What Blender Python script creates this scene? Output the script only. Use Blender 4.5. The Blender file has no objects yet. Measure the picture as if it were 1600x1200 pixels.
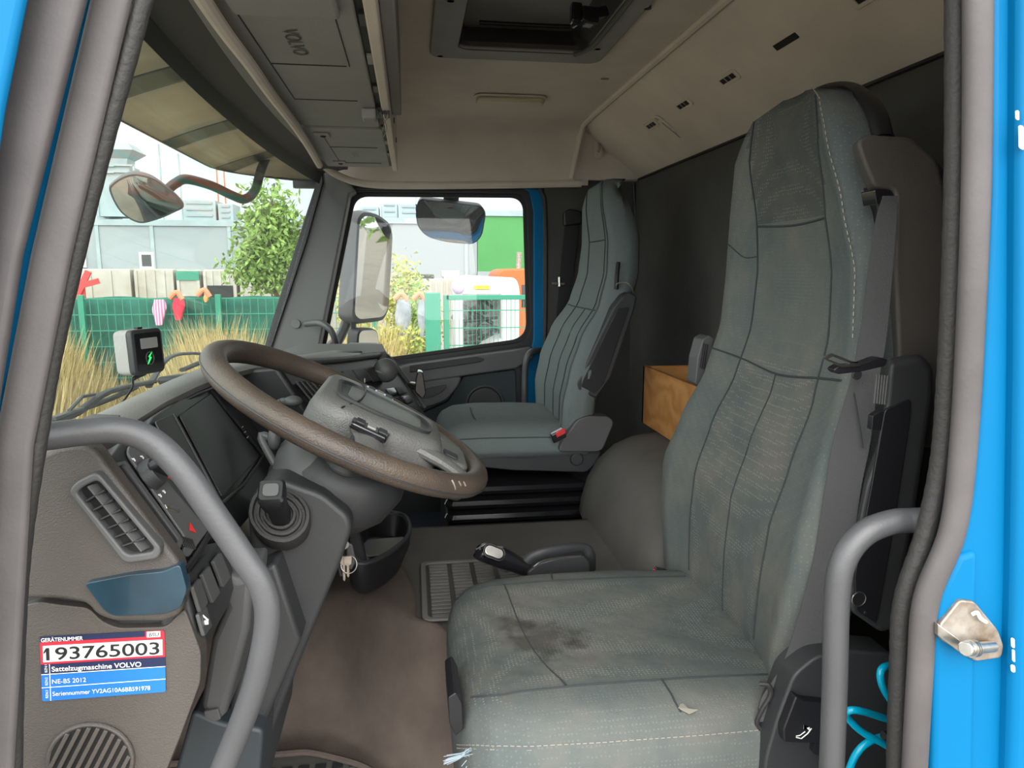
import bpy, bmesh, math, random
from mathutils import Vector, Matrix
random.seed(7)
C = bpy.context.scene.collection
R = math.radians
V = Vector
H = 2.35                                   # eye height; everything is modelled relative to the eye and lifted at the end

# ------------------------------------------------------------------ camera, sky, sun, exposure
cam_d = bpy.data.cameras.new('camera'); cam = bpy.data.objects.new('camera', cam_d); C.objects.link(cam)
cam_d.sensor_width = 36; cam_d.lens = 1110/1600*36; cam_d.clip_start = 0.02; cam_d.clip_end = 400
cam.location = (0, 0, H); cam.rotation_euler = (R(90-8.91), 0, R(-8.0))
bpy.context.scene.camera = cam
sc = bpy.context.scene
sc.view_settings.view_transform = 'Standard'; sc.view_settings.look = 'None'
sc.view_settings.gamma = 1; sc.view_settings.use_curve_mapping = False
sc.view_settings.exposure = 0.8
w = bpy.data.worlds.new('sky'); sc.world = w; w.use_nodes = True
nt = w.node_tree; nt.nodes.clear()
wo = nt.nodes.new('ShaderNodeOutputWorld'); bg = nt.nodes.new('ShaderNodeBackground')
tc = nt.nodes.new('ShaderNodeTexCoord'); sx = nt.nodes.new('ShaderNodeSeparateXYZ')
nz = nt.nodes.new('ShaderNodeTexNoise'); nz.inputs['Scale'].default_value = 2.2; nz.inputs['Detail'].default_value = 5
rp = nt.nodes.new('ShaderNodeValToRGB')
rp.color_ramp.elements[0].position = 0.42; rp.color_ramp.elements[0].color = (0.84, 0.90, 0.95, 1)
rp.color_ramp.elements[1].position = 0.56; rp.color_ramp.elements[1].color = (1.0, 0.985, 0.955, 1)
mr = nt.nodes.new('ShaderNodeMapRange')   # the cloud cover is brighter on the side of the veiled sun
mr.inputs['From Min'].default_value = -0.6; mr.inputs['From Max'].default_value = 0.9
mr.inputs['To Min'].default_value = 2.9; mr.inputs['To Max'].default_value = 0.95
nt.links.new(tc.outputs['Generated'], sx.inputs[0]); nt.links.new(tc.outputs['Generated'], nz.inputs['Vector'])
nt.links.new(nz.outputs['Fac'], rp.inputs[0]); nt.links.new(rp.outputs[0], bg.inputs[0])
nt.links.new(sx.outputs['Y'], mr.inputs['Value']); nt.links.new(mr.outputs[0], bg.inputs[1]); nt.links.new(bg.outputs[0], wo.inputs[0])
sd = bpy.data.lights.new('sun', 'SUN'); sd.energy = 1.6; sd.angle = R(50); sd.color = (1, .96, .90)
sun = bpy.data.objects.new('sun', sd); C.objects.link(sun)
sun.rotation_euler = V((0.15, 0.80, -0.55)).to_track_quat('-Z', 'Y').to_euler()

# ------------------------------------------------------------------ pixel -> point on a chosen real plane
F = 1110.; _y, _p = R(8.0), R(8.91)
sy, cy, sp, cp = math.sin(_y), math.cos(_y), math.sin(_p), math.cos(_p)
def ray(px, py):
    u = (px-800)/F; v = (600-py)/F
    return V((cy*u+sy*cp+sy*sp*v, -sy*u+cy*cp+cy*sp*v, -sp+cp*v))
def PY(px, py, Y): r = ray(px, py); return r*(Y/r.y)
def PX(px, py, X): r = ray(px, py); return r*(X/r.x)
def PZ(px, py, Z): r = ray(px, py); return r*(Z/r.z)
def PP(px, py, o, n): r = ray(px, py); return r*(V(o).dot(V(n))/r.dot(V(n)))

# ------------------------------------------------------------------ materials
def mat(name, col, rough=.6, metal=0., grain=0., gscale=400, var=0., vscale=6, col2=None, coat=0., spec=.5, emit=None):
    m = bpy.data.materials.new(name); m.use_nodes = True; t = m.node_tree
    b = t.nodes['Principled BSDF']
    b.inputs['Base Color'].default_value = (*col, 1); b.inputs['Roughness'].default_value = rough
    b.inputs['Metallic'].default_value = metal; b.inputs['Coat Weight'].default_value = coat
    b.inputs['Specular IOR Level'].default_value = spec
    if emit: b.inputs['Emission Color'].default_value = (*emit[:3], 1); b.inputs['Emission Strength'].default_value = emit[3]
    tc = t.nodes.new('ShaderNodeTexCoord')
    if var or col2:
        n = t.nodes.new('ShaderNodeTexNoise'); n.inputs['Scale'].default_value = vscale; n.inputs['Detail'].default_value = 6
        n.inputs['Roughness'].default_value = .6
        r = t.nodes.new('ShaderNodeValToRGB'); r.color_ramp.elements[0].position = .35; r.color_ramp.elements[1].position = .68
        c2 = col2 or tuple(min(1, c*(1+var)) for c in col); c1 = col if col2 else tuple(c*(1-var) for c in col)
        r.color_ramp.elements[0].color = (*c1, 1); r.color_ramp.elements[1].color = (*c2, 1)
        t.links.new(tc.outputs['Object'], n.inputs['Vector']); t.links.new(n.outputs['Fac'], r.inputs[0]); t.links.new(r.outputs[0], b.inputs['Base Color'])
    if grain:
        n = t.nodes.new('ShaderNodeTexNoise'); n.inputs['Scale'].default_value = gscale; n.inputs['Detail'].default_value = 2
        bp = t.nodes.new('ShaderNodeBump'); bp.inputs['Strength'].default_value = grain; bp.inputs['Distance'].default_value = .001
        t.links.new(tc.outputs['Object'], n.inputs['Vector']); t.links.new(n.outputs['Fac'], bp.inputs['Height']); t.links.new(bp.outputs[0], b.inputs['Normal'])
    return m

def fabric(name, base, dot, dots=.0, dirt=.3, stain=False):
    """woven seat cloth: weave bump, rows of pale stitches, brown wear, a dark spill"""
    m = mat(name, base, .95, spec=.2); t = m.node_tree; b = t.nodes['Principled BSDF']; N = t.nodes.new; L = t.links.new
    tc = N('ShaderNodeTexCoord')
    n = N('ShaderNodeTexNoise'); n.inputs['Scale'].default_value = 7; n.inputs['Detail'].default_value = 6; n.inputs['Roughness'].default_value = .65
    r = N('ShaderNodeValToRGB'); r.color_ramp.elements[0].position = .40; r.color_ramp.elements[1].position = .75
    r.color_ramp.elements[0].color = (*base, 1)
    mixc = tuple(base[i]*(1-dirt)+(.20, .172, .14)[i]*dirt for i in range(3)); r.color_ramp.elements[1].color = (*mixc, 1)
    L(tc.outputs['Object'], n.inputs['Vector']); L(n.outputs['Fac'], r.inputs[0])
    v = N('ShaderNodeTexVoronoi'); v.inputs['Scale'].default_value = 165; v.inputs['Randomness'].default_value = .25
    L(tc.outputs['Object'], v.inputs['Vector'])
    th = N('ShaderNodeMapRange'); th.inputs['From Min'].default_value = .30; th.inputs['From Max'].default_value = .18
    th.inputs['To Min'].default_value = 0; th.inputs['To Max'].default_value = dots
    L(v.outputs['Distance'], th.inputs['Value'])
    mx = N('ShaderNodeMixRGB'); mx.inputs[2].default_value = (*dot, 1)
    L(th.outputs[0], mx.inputs[0]); L(r.outputs[0], mx.inputs[1])
    out = mx.outputs[0]
    if stain:
        for c, rad in (((.205, 1.10, -.60), .085), ((.165, 1.16, -.60), .055), ((.255, 1.08, -.60), .05)):
            d = N('ShaderNodeVectorMath'); d.operation = 'DISTANCE'; d.inputs[1].default_value = c
            nn = N('ShaderNodeTexNoise'); nn.inputs['Scale'].default_value = 28; nn.inputs['Detail'].default_value = 5
            L(tc.outputs['Object'], nn.inputs['Vector']); L(tc.outputs['Object'], d.inputs[0])
            ma = N('ShaderNodeMath'); ma.operation = 'MULTIPLY_ADD'; ma.inputs[1].default_value = .13; L(nn.outputs['Fac'], ma.inputs[0]); L(d.outputs['Value'], ma.inputs[2])
            mm = N('ShaderNodeMapRange'); mm.inputs['From Min'].default_value = rad+.055; mm.inputs['From Max'].default_value = rad+.015
            mm.inputs['To Max'].default_value = .55; L(ma.outputs[0], mm.inputs['Value'])
            k = N('ShaderNodeMixRGB'); k.inputs[2].default_value = (.035, .028, .022, 1); L(mm.outputs[0], k.inputs[0]); L(out, k.inputs[1]); out = k.outputs[0]
    L(out, b.inputs['Base Color'])
    w2 = N('ShaderNodeTexNoise'); w2.inputs['Scale'].default_value = 600; w2.inputs['Detail'].default_value = 1
    w3 = N('ShaderNodeTexNoise'); w3.inputs['Scale'].default_value = 22; w3.inputs['Detail'].default_value = 2
    L(tc.outputs['Object'], w2.inputs['Vector']); L(tc.outputs['Object'], w3.inputs['Vector'])
    ad = N('ShaderNodeMath'); ad.operation = 'MULTIPLY_ADD'; ad.inputs[1].default_value = 5; L(w3.outputs['Fac'], ad.inputs[0]); L(w2.outputs['Fac'], ad.inputs[2])
    bp = N('ShaderNodeBump'); bp.inputs['Strength'].default_value = .5; bp.inputs['Distance'].default_value = .0015
    L(ad.outputs[0], bp.inputs['Height']); L(bp.outputs[0], b.inputs['Normal'])
    return m

def glass(name, tint, refl=.06, haze=0.):
    m = bpy.data.materials.new(name); m.use_nodes = True; t = m.node_tree; t.nodes.clear(); N = t.nodes.new
    o = N('ShaderNodeOutputMaterial'); tr = N('ShaderNodeBsdfTransparent'); tr.inputs[0].default_value = (*tint, 1)
    g = N('ShaderNodeBsdfGlossy'); g.inputs['Roughness'].default_value = .02
    lw = N('ShaderNodeLayerWeight'); lw.inputs[0].default_value = .5   # same for both faces of the pane
    pw = N('ShaderNodeMath'); pw.operation = 'POWER'; pw.inputs[1].default_value = 5; t.links.new(lw.outputs['Facing'], pw.inputs[0])
    fr = N('ShaderNodeMath'); fr.operation = 'MULTIPLY_ADD'; fr.inputs[1].default_value = .22; fr.inputs[2].default_value = refl*.4; t.links.new(pw.outputs[0], fr.inputs[0])
    mx = N('ShaderNodeMixShader'); t.links.new(fr.outputs[0], mx.inputs[0]); t.links.new(tr.outputs[0], mx.inputs[1]); t.links.new(g.outputs[0], mx.inputs[2])
    out = mx.outputs[0]
    if haze:                                # dust film on the pane
        d = N('ShaderNodeBsdfDiffuse'); d.inputs[0].default_value = (.75, .75, .72, 1)
        tl = N('ShaderNodeBsdfTranslucent'); tl.inputs[0].default_value = (.8, .8, .78, 1)
        ds = N('ShaderNodeMixShader'); ds.inputs[0].default_value = .5; t.links.new(d.outputs[0], ds.inputs[1]); t.links.new(tl.outputs[0], ds.inputs[2])
        m2 = N('ShaderNodeMixShader'); m2.inputs[0].default_value = haze; t.links.new(out, m2.inputs[1]); t.links.new(ds.outputs[0], m2.inputs[2]); out = m2.outputs[0]
    t.links.new(out, o.inputs[0]); return m

M = {}
M['blue'] = mat('blue_paint', (.0, .125, .29), .5, coat=.0, spec=.15, var=.06, vscale=3)
M['bluedark'] = mat('blue_trim_paint', (.014, .038, .058), .3, coat=.35, var=.3, vscale=14)
M['dash'] = mat('warm_grey_grained_plastic', (.066, .058, .051), .55, grain=.6, gscale=700, var=.15, vscale=5)
M['dashtop'] = mat('pale_worn_dash_top', (.19, .187, .178), .38, grain=.7, gscale=500, var=.12)
M['grey'] = mat('mid_grey_plastic', (.075, .076, .077), .5, grain=.3, gscale=900, var=.08)
M['dark'] = mat('dark_plastic', (.028, .029, .031), .5, grain=.3, gscale=800, var=.1)
M['black'] = mat('black_plastic', (.010, .010, .012), .45)
M['gloss'] = mat('glossy_black', (.012, .012, .014), .18, coat=.4)
M['rubber'] = mat('black_rubber', (.022, .021, .020), .65, grain=.8, gscale=260)
M['trimgrey'] = mat('weathered_grey_trim', (.074, .067, .068), .6, var=.18, vscale=9, grain=.2, gscale=300)
M['handle'] = mat('grey_painted_tube', (.068, .069, .073), .42, grain=.25, gscale=300, var=.08)
M['wheel'] = mat('worn_brown_grey_rim', (.046, .036, .030), .42, grain=.9, gscale=420, col2=(.085, .064, .048), vscale=9)
M['hub'] = mat('grained_hub_plastic', (.115, .115, .110), .38, grain=1., gscale=380, var=.1)
M['liner'] = mat('beige_headliner', (.56, .50, .435), .9, grain=.5, gscale=350, col2=(.66, .59, .51), vscale=4)
M['linerd'] = mat('dirty_beige_panel', (.28, .225, .17), .9, grain=.4, gscale=350, col2=(.43, .36, .285), vscale=3)
M['locker'] = mat('grey_locker_plastic', (.27, .265, .255), .7, grain=.5, gscale=500, var=.07)
M['rearw'] = mat('charcoal_fabric_wall', (.058, .057, .052), .9, grain=.5, gscale=500, var=.22, vscale=3)
M['pillar'] = mat('pillar_plastic', (.12, .12, .12), .6, grain=.3, gscale=500)
M['fab'] = fabric('teal_grey_seat_cloth', (.092, .108, .107), (.3, .36, .35), .12, .5)
M['fabc'] = fabric('dotted_seat_centre_cloth', (.088, .102, .100), (.36, .41, .39), .30, .6, True)
M['fabd'] = fabric('dark_seat_head_cloth', (.062, .070, .068), (.25, .33, .32), .3, .35)
M['fabp_lit'] = fabric('front_lit_passenger_seat_cloth', (.135, .162, .160), (.3, .38, .38), .08, .1)  # same cloth as the driver's, windscreen light painted into its paler colour
M['seam'] = mat('dark_seam', (.030, .038, .040), .9)
M['thread'] = mat('pale_thread', (.27, .25, .21), .9)
M['belt'] = mat('webbing', (.058, .058, .060), .8, grain=1., gscale=500)
M['steel'] = mat('steel', (.62, .60, .56), .3, metal=1., var=.2, vscale=30)
M['rust'] = mat('tarnished_plate', (.20, .15, .11), .45, metal=.6, col2=(.42, .39, .35), vscale=40)
M['white'] = mat('white_vinyl', (.85, .85, .83), .5)
M['navy'] = mat('navy_print', (.010, .017, .060), .5)
M['bprint'] = mat('blue_print', (.012, .15, .52), .5)
M['redp'] = mat('red_print', (.55, .02, .04), .5)
M['redb'] = mat('red_button', (.62, .03, .03), .4)
M['ink'] = mat('black_ink', (.008, .008, .008), .6)
M['wood'] = None
M['carpet'] = mat('brown_carpet', (.085, .066, .055), 1., grain=1., gscale=260, col2=(.125, .098, .08), vscale=9)
M['mat'] = mat('grey_rubber_mat', (.098, .092, .084), .75, grain=.4, gscale=400, var=.15, vscale=6)
M['mirror'] = mat('mirror_glass', (.62, .65, .65), .02, metal=1.)
M['hose'] = mat('cyan_hose', (.0, .40, .62), .25, coat=.4)
M['lens'] = mat('yellowed_lens', (.52, .46, .33), .3, coat=.3)
M['smoke'] = mat('sunvisor_acrylic', (.46, .395, .29), .3, col2=(.55, .48, .365), vscale=5)
m = M['smoke']; t = m.node_tree; b_ = t.nodes['Principled BSDF']; tl = t.nodes.new('ShaderNodeBsdfTranslucent'); mx = t.nodes.new('ShaderNodeMixShader'); mx.inputs[0].default_value = .35   # the acrylic lets sky light through
t.links.new(t.nodes['Color Ramp'].outputs[0], tl.inputs[0]); t.links.new(b_.outputs[0], mx.inputs[1]); t.links.new(tl.outputs[0], mx.inputs[2]); t.links.new(mx.outputs[0], t.nodes['Material Output'].inputs[0])
M['green'] = mat('green_coated_steel', (.015, .20, .12), .5)
M['net'] = mat('green_shade_net', (.012, .085, .062), .9, col2=(.02, .14, .095), vscale=3)
M['glass'] = glass('windscreen_glass', (.88, .92, .90), haze=.012)
M['glass2'] = glass('side_glass', (.93, .95, .95), haze=.015)
m = mat('varnished_plywood', (.50, .20, .055), .4, coat=.2); M['wood'] = m
t = m.node_tree; wv = t.nodes.new('ShaderNodeTexWave'); wv.inputs['Scale'].default_value = 5; wv.inputs['Distortion'].default_value = 14
wv.inputs['Detail'].default_value = 3; wv.bands_direction = 'Z'; rr = t.nodes.new('ShaderNodeValToRGB')
rr.color_ramp.elements[0].color = (.46, .20, .06, 1); rr.color_ramp.elements[1].color = (.58, .29, .10, 1)
tcc = t.nodes.new('ShaderNodeTexCoord'); t.links.new(tcc.outputs['Object'], wv.inputs['Vector'])
t.links.new(wv.outputs['Fac'], rr.inputs[0]); t.links.new(rr.outputs[0], m.node_tree.nodes['Principled BSDF'].inputs['Base Color'])

# ------------------------------------------------------------------ object helpers
WL = {}                                     # world location of every holder
def T(o, label=None, cat=None, group=None, kind=None):
    if label: o['label'] = label
    if cat: o['category'] = cat
    if group: o['group'] = group
    if kind: o['kind'] = kind
    return o
def empty(name, loc, label, cat, group=None):
    o = bpy.data.objects.new(name, None); C.objects.link(o); o.location = loc; WL[o.name] = V(loc)
    o.empty_display_size = .05
    return T(o, label, cat, group)
def link(name, me, m, parent):
    if m:
        for q in (m if isinstance(m, list) else [m]): me.materials.append(q)
    o = bpy.data.objects.new(name, me); C.objects.link(o)
    if parent:
        o.parent = parent; o.location = -WL[parent.name] if parent.type == 'EMPTY' else V((0, 0, 0))
    WL[o.name] = V((0, 0, 0))
    return o
def catmull(pts, n=8, closed=False):
    P = [V(p) for p in pts]; out = []; k = len(P)
    rng = range(k if closed else k-1)
    for i in rng:
        p0 = P[i-1] if (closed or i > 0) else P[0]*2-P[1]
        p1 = P[i]; p2 = P[(i+1) % k]
        p3 = P[(i+2) % k] if (closed or i+2 < k) else P[-1]*2-P[-2]
        for j in range(n):
            t = j/n
            out.append(.5*((2*p1)+(p2-p0)*t+(2*p0-5*p1+4*p2-p3)*t*t+(3*p1-p0-3*p2+p3)*t**3))
    if not closed: out.append(P[-1].copy())
    return out
def rrect(x0, x1, z0, z1, r, n=6):
    o = []
    for cx, cz, a in ((x1-r, z1-r, 0), (x0+r, z1-r, 90), (x0+r, z0+r, 180), (x1-r, z0+r, 270)):
        for i in range(n+1):
            b = R(a+90*i/n); o.append((cx+r*math.cos(b), cz+r*math.sin(b)))
    return o
def roundpoly(pts, r, n=5):
    """round the corners of a planar polygon of 3d points"""
    P = [V(p) for p in pts]; k = len(P); o = []
    for i in range(k):
        a, b, c = P[i-1], P[i], P[(i+1) % k]
        rr_ = r[i] if isinstance(r, (list, tuple)) else r
        d1 = (a-b); d2 = (c-b); l = min(rr_, d1.length*.48, d2.length*.48)
        if l < 1e-5: o.append(b); continue
        s = b+d1.normalized()*l; e = b+d2.normalized()*l
        for j in range(n+1):
            t = j/n; o.append(s*(1-t)**2+b*2*t*(1-t)+e*t*t)
    return o

class MB:
    def __init__(s): s.v = []; s.f = []; s.mi = []; s.cur = 0
    def add(s, vs, fs):
        b = len(s.v); s.v += [V(x) for x in vs]
        for f in fs: s.f.append([b+i for i in f]); s.mi.append(s.cur)
        return s
    def prism(s, poly, vec):
        n = len(poly); vec = V(vec); P = [V(p) for p in poly]
        vs = P+[p+vec for p in P]
        fs = [list(range(n)), list(range(2*n-1, n-1, -1))]+[[i, i+n, (i+1) % n+n, (i+1) % n] for i in range(n)]
        return s.add(vs, fs)
    def box(s, x0, x1, y0, y1, z0, z1):
        return s.prism([(x0, y0, z0), (x1, y0, z0), (x1, y1, z0), (x0, y1, z0)], (0, 0, z1-z0))
    def obox(s, c, ax, ay, az):
        c, ax, ay, az = V(c), V(ax), V(ay), V(az)
        return s.prism([c-ax-ay-az, c+ax-ay-az, c+ax+ay-az, c-ax+ay-az], az*2)
    def loft(s, rings, caps=True, closed=True, loop=False):
        n = len(rings[0]); vs = [p for r in rings for p in r]; fs = []
        k = len(rings)
        for a in range(k if loop else k-1):
            b = (a+1) % k
            for i in range(n if closed else n-1):
                j = (i+1) % n; fs.append([a*n+i, a*n+j, b*n+j, b*n+i])
        if caps and not loop: fs.append(list(range(n))[::-1]); fs.append([(k-1)*n+i for i in range(n)])
        return s.add(vs, fs)
    def tube(s, pts, r, n=12, closed=False, flat=1., up=None, caps=True):
        P = [V(p) for p in pts]; k = len(P); rings = []; prev = None
        for i in range(k):
            a = P[i-1] if (closed or i > 0) else P[i]; b = P[(i+1) % k] if (closed or i < k-1) else P[i]
            d = (b-a).normalized()
            if up is not None: u = (V(up)-d*V(up).dot(d)).normalized()
            elif prev is None:
                u = V((0, 0, 1)) if abs(d.z) < .9 else V((0, 1, 0)); u = (u-d*u.dot(d)).normalized()
            else: u = (prev-d*prev.dot(d)).normalized()
            prev = u; v = d.cross(u); rr_ = r[i] if isinstance(r, (list, tuple)) else r
            rings.append([P[i]+u*math.cos(2*math.pi*j/n)*rr_*flat+v*math.sin(2*math.pi*j/n)*rr_ for j in range(n)])
        return s.loft(rings, caps, loop=closed)
    def cyl(s, a, b, r, r2=None, n=20): return s.tube([a, b], [r, r if r2 is None else r2], n)
    def ball(s, c, rx, ry, rz, n=14):
        c = V(c); rings = []
        for i in range(1, n):
            a = math.pi*i/n
            rings.append([c+V((rx*math.sin(a)*math.cos(b*2*math.pi/n), ry*math.sin(a)*math.sin(b*2*math.pi/n), rz*math.cos(a))) for b in range(n)])
        return s.loft(rings)
    def ring(s, outer, inner, vec):
        """plate with a hole; outer and inner have the same count"""
        n = len(outer); vec = V(vec); O = [V(p) for p in outer]; I = [V(p) for p in inner]
        vs = O+I+[p+vec for p in O]+[p+vec for p in I]; fs = []
        for i in range(n):
            j = (i+1) % n
            fs += [[i, j, n+j, n+i], [2*n+i, 3*n+i, 3*n+j, 2*n+j], [i, 2*n+i, 2*n+j, j], [n+i, n+j, 3*n+j, 3*n+i]]
        return s.add(vs, fs)
    def build(s, name, m, parent=None, bevel=0, seg=3, sub=0, ang=35, flatshade=False, fix=True):
        me = bpy.data.meshes.new(name)
        me.from_pydata(s.v, [], s.f); me.update()
        if fix:
            bm = bmesh.new(); bm.from_mesh(me); bmesh.ops.recalc_face_normals(bm, faces=bm.faces); bm.to_mesh(me); bm.free()
        o = link(name, me, m, parent)
        for i, p in enumerate(me.polygons): p.material_index = s.mi[i]
        if not flatshade:
            for p in me.polygons: p.use_smooth = True
            me.set_sharp_from_angle(angle=R(ang))
        if bevel:
            b = o.modifiers.new('bevel', 'BEVEL'); b.width = bevel; b.segments = seg; b.limit_method = 'ANGLE'; b.angle_limit = R(38)
        if sub:
            b = o.modifiers.new('sub', 'SUBSURF'); b.levels = sub; b.render_levels = sub
        return o
def poly(px, Y): return [PY(a, b, Y) for a, b in px]
def pprism(name, px, Y0, Y1, m, parent=None, bevel=.002, rnd=0, **k):
    P = poly(px, Y0)
    if rnd: P = roundpoly(P, rnd)
    return MB().prism(P, (0, Y1-Y0, 0)).build(name, m, parent, bevel=bevel, **k)
def text(name, s, o, right, up, h, m, parent, depth=.0002, width=None, bold=0, align='LEFT', sh=0):
    cu = bpy.data.curves.new(name, 'FONT'); cu.body = s; cu.size = 1; cu.extrude = 0; cu.align_x = align; cu.offset = bold; cu.shear = sh
    t = bpy.data.objects.new(name, cu); C.objects.link(t)
    dg = bpy.context.evaluated_depsgraph_get(); me = bpy.data.meshes.new_from_object(t.evaluated_get(dg)); bpy.data.objects.remove(t)
    xs = [v.co.x for v in me.vertices]; ys = [v.co.y for v in me.vertices]
    right = V(right).normalized(); up = V(up).normalized(); n = right.cross(up)
    k = h/.70; kx = k if not width else width/(max(xs)-min(xs))
    x0 = min(xs) if align == 'LEFT' else 0
    for v in me.vertices: v.co = V(o)+right*((v.co.x-x0)*kx)+up*(v.co.y*k)+n*depth
    return link(name, me, m, parent)
def struct(o): o['kind'] = 'structure'; return o
#MAIN
# ================================================================== CAB SHELL (the setting)
YW = 2.95                                   # inner face of the passenger side
ZC = .57                                    # ceiling height above the eye
YF = 2.84                                   # where the ceiling folds down to the side
# ---- ceiling: a sheet with a soft fold into the passenger side, with the hatch hole left open
HX0, HX1, HY0, HY1 = .10, .485, 1.30, 1.94   # hatch opening
mb = MB()
def cpan(x0, x1, y0, y1): mb.box(x0, x1, y0, y1, ZC, ZC+.03)
cpan(-.04, HX0, .45, YF-.1); cpan(HX1, .95, .45, YF-.1); cpan(HX0, HX1, .45, HY0); cpan(HX0, HX1, HY1, YF-.1)
fold = [(YF-.1, ZC), (YF-.05, ZC-.004), (YF-.01, ZC-.018), (YF+.02, ZC-.04), (YF+.04, ZC-.075), (YF+.055, ZC-.12), (YW-.045, .350)]
top = [(a+.03, b+.03) for a, b in fold]
ring = lambda x: [(x, a, b) for a, b in fold]+[(x, a, b) for a, b in top[::-1]]
mb.loft([ring(-.33), ring(.72)])
struct(mb.build('ceiling', M['liner']))
# lip under the side panel, curling forward round the windscreen corner
lip = [PY(908, 287, 2.9), PY(780, 289, 2.9), PY(640, 290, 2.9), PY(580, 288, 2.88), PY(545, 281, 2.84), PY(515, 266, 2.76), PY(490, 240, 2.6), PY(462, 196, 2.25), PY(430, 150, 1.95), PY(385, 88, 1.55), PY(322, 0, 1.2), PY(290, -50, 1.05)]
struct(MB().tube(catmull(lip, 6), .014, 10).build('trim_1', M['liner']))
# ---- rear: slanted beige upper panel and charcoal lower wall
o = V((.67, 2.85, .57)); XR = .92; ZB = .372
NR = V((.57-.372, 0, .92-.67)).normalized()          # plane of the slanted panel
mb = MB(); mb.prism([(.655, .45, .60), (.67, .45, .57), (XR, .45, ZB), (XR+.04, .45, ZB), (XR+.04, .45, .60)], (0, YW-.45, 0))
struct(mb.build('wall_rear_upper', M['liner'], bevel=.01))
mb = MB(); mb.box(XR, XR+.03, .5, YW+.02, -1.1, ZB-.004); struct(mb.build('wall_rear', M['rearw']))
# raised rim where ceiling meets the slanted panel, then down the corner
rim = [(.668, .6, .566), (.668, 1.5, .566), (.668, 2.4, .566), (.668, 2.74, .562), (.668, 2.80, .545), (.666, 2.84, .50), (.655, 2.87, .43), (.648, 2.885, .375)]
struct(MB().tube(catmull(rim, 5), .011, 8).build('trim_2', M['liner']))
# corner cheek between the rim and the slanted panel
mb = MB(); rings = []
for z, yo in ((.56, -.055), (.50, -.02), (.44, 0), (.372, .012)):
    xr = .67+(.57-z)/(.57-.372)*.25
    xs = [.66, .70, .75, xr-.08 if xr > .84 else .76+(xr-.67)*.2, xr]
    a = max(xr, .80)
    rings.append([V((.66, 2.875+yo, z)), V((.70, 2.89+yo, z)), V((.76, 2.895+yo, z)), V((a*.5+.76*.5, 2.885+yo*.5, z)), V((a, 2.85, z)), V((a+.03, 2.80, z)), V((a+.08, 2.96, z)), V((.66, 2.97, z))])
struct(mb.loft(rings).build('wall_rear_corner', M['liner'], ang=60))
# slots, coat hook cup, drain crease on the slanted panel
def on_rear(px, py): return PP(px, py, (.67, 2, .57), NR)
ru = V((.25, 0, -.198)).normalized(); rl = V((0, 1, 0)); rn = rl.cross(ru); rn = rn if rn.x < 0 else -rn
for i, (px, py, frame) in enumerate(((1138, 122, 1), (1068, 163, 1), (1018, 195, 1), (1228, 65, 0), (1360, -12, 1))):
    c = on_rear(px, py); L_ = .052 if frame else .06
    nm = ['third', 'second', 'farthest', 'widest unframed', 'nearest'][i]
    t = empty('wall_slot', c, ['framed dark belt slot in beige rear panel, nearest of the three small ones', 'framed dark belt slot in beige rear panel beside the crease', 'small framed dark slot in beige rear panel farthest from the door', 'plain dark slot without a frame in the beige rear panel', 'framed slot cut off by the top edge of the picture'][i], 'slot')
    mb = MB(); oo = [c+rl*a+ru*b for a, b in rrect(-L_, L_, -.015, .015, .008, 3)]; ii = [c+rl*a+ru*b for a, b in rrect(-L_*.75, L_*.75, -.0075, .0075, .002, 3)]
    if frame: MB().ring(oo, ii, rn*.004).build('slot_frame', M['liner'], t, bevel=.001)
    MB().prism([p+rn*.0012 for p in ii], -rn*.001).build('slot_opening', M['ink'], t)
    if frame:
        for a in (-.2, .25): MB().obox(c+rl*L_*a+rn*.0015, rl*.002, ru*.007, rn*.001).build('slot_bar', M['locker'], t)
c = on_rear(1047, 200)
t = empty('hook_recess', c, 'worn oval hook recess with a tongue between two slots in the rear panel', 'hook')
MB().tube(catmull([c-ru*.045+rl*.012+rn*.004, c-ru*.06+rn*.006, c-ru*.045-rl*.012+rn*.004, c+ru*.02-rl*.016+rn*.002], 5), .004, 6).build('rim', M['liner'], t)
MB().tube([c-ru*.03+rn*.002, c+ru*.045+rn*.002], [.009, .002], 8, flat=.3, up=rn).build('tongue', M['locker'], t)
c = PY(935, 228, 2.86)
t = empty('coat_hook', c, 'small beige coat hook in the far upper corner of the cab', 'hook')
MB().prism([c+V((a, .0, b)) for a, b in rrect(-.018, .018, -.05, .05, .017, 5)], (0, .006, 0)).build('hook_plate', M['liner'], t, bevel=.002)
MB().tube(catmull([c+V((0, 0, .02)), c+V((0, -.014, 0)), c+V((0, -.016, -.014)), c+V((0, -.004, -.022))], 4), .005, 8).build('hook_peg', M['locker'], t)
# joint line between beige and charcoal
struct(MB().tube([(XR-.004, .6, ZB), (XR-.004, 2.86, ZB)], .005, 6).build('trim_3', M['black']))
# ---- passenger side wall: door opening ring is part of the body; panel behind the door
struct(pprism('wall_passenger_rear', [(850, 270), (912, 270), (985, 265), (1010, 290), (1015, 640), (1015, 900), (858, 900), (850, 560)], 2.93, 2.99, M['rearw'], bevel=.004))
struct(MB().tube([PY(990, 287, 2.9), PY(998, 450, 2.9), PY(1005, 640, 2.9)], .006, 8).build('trim_4', M['black']))
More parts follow.
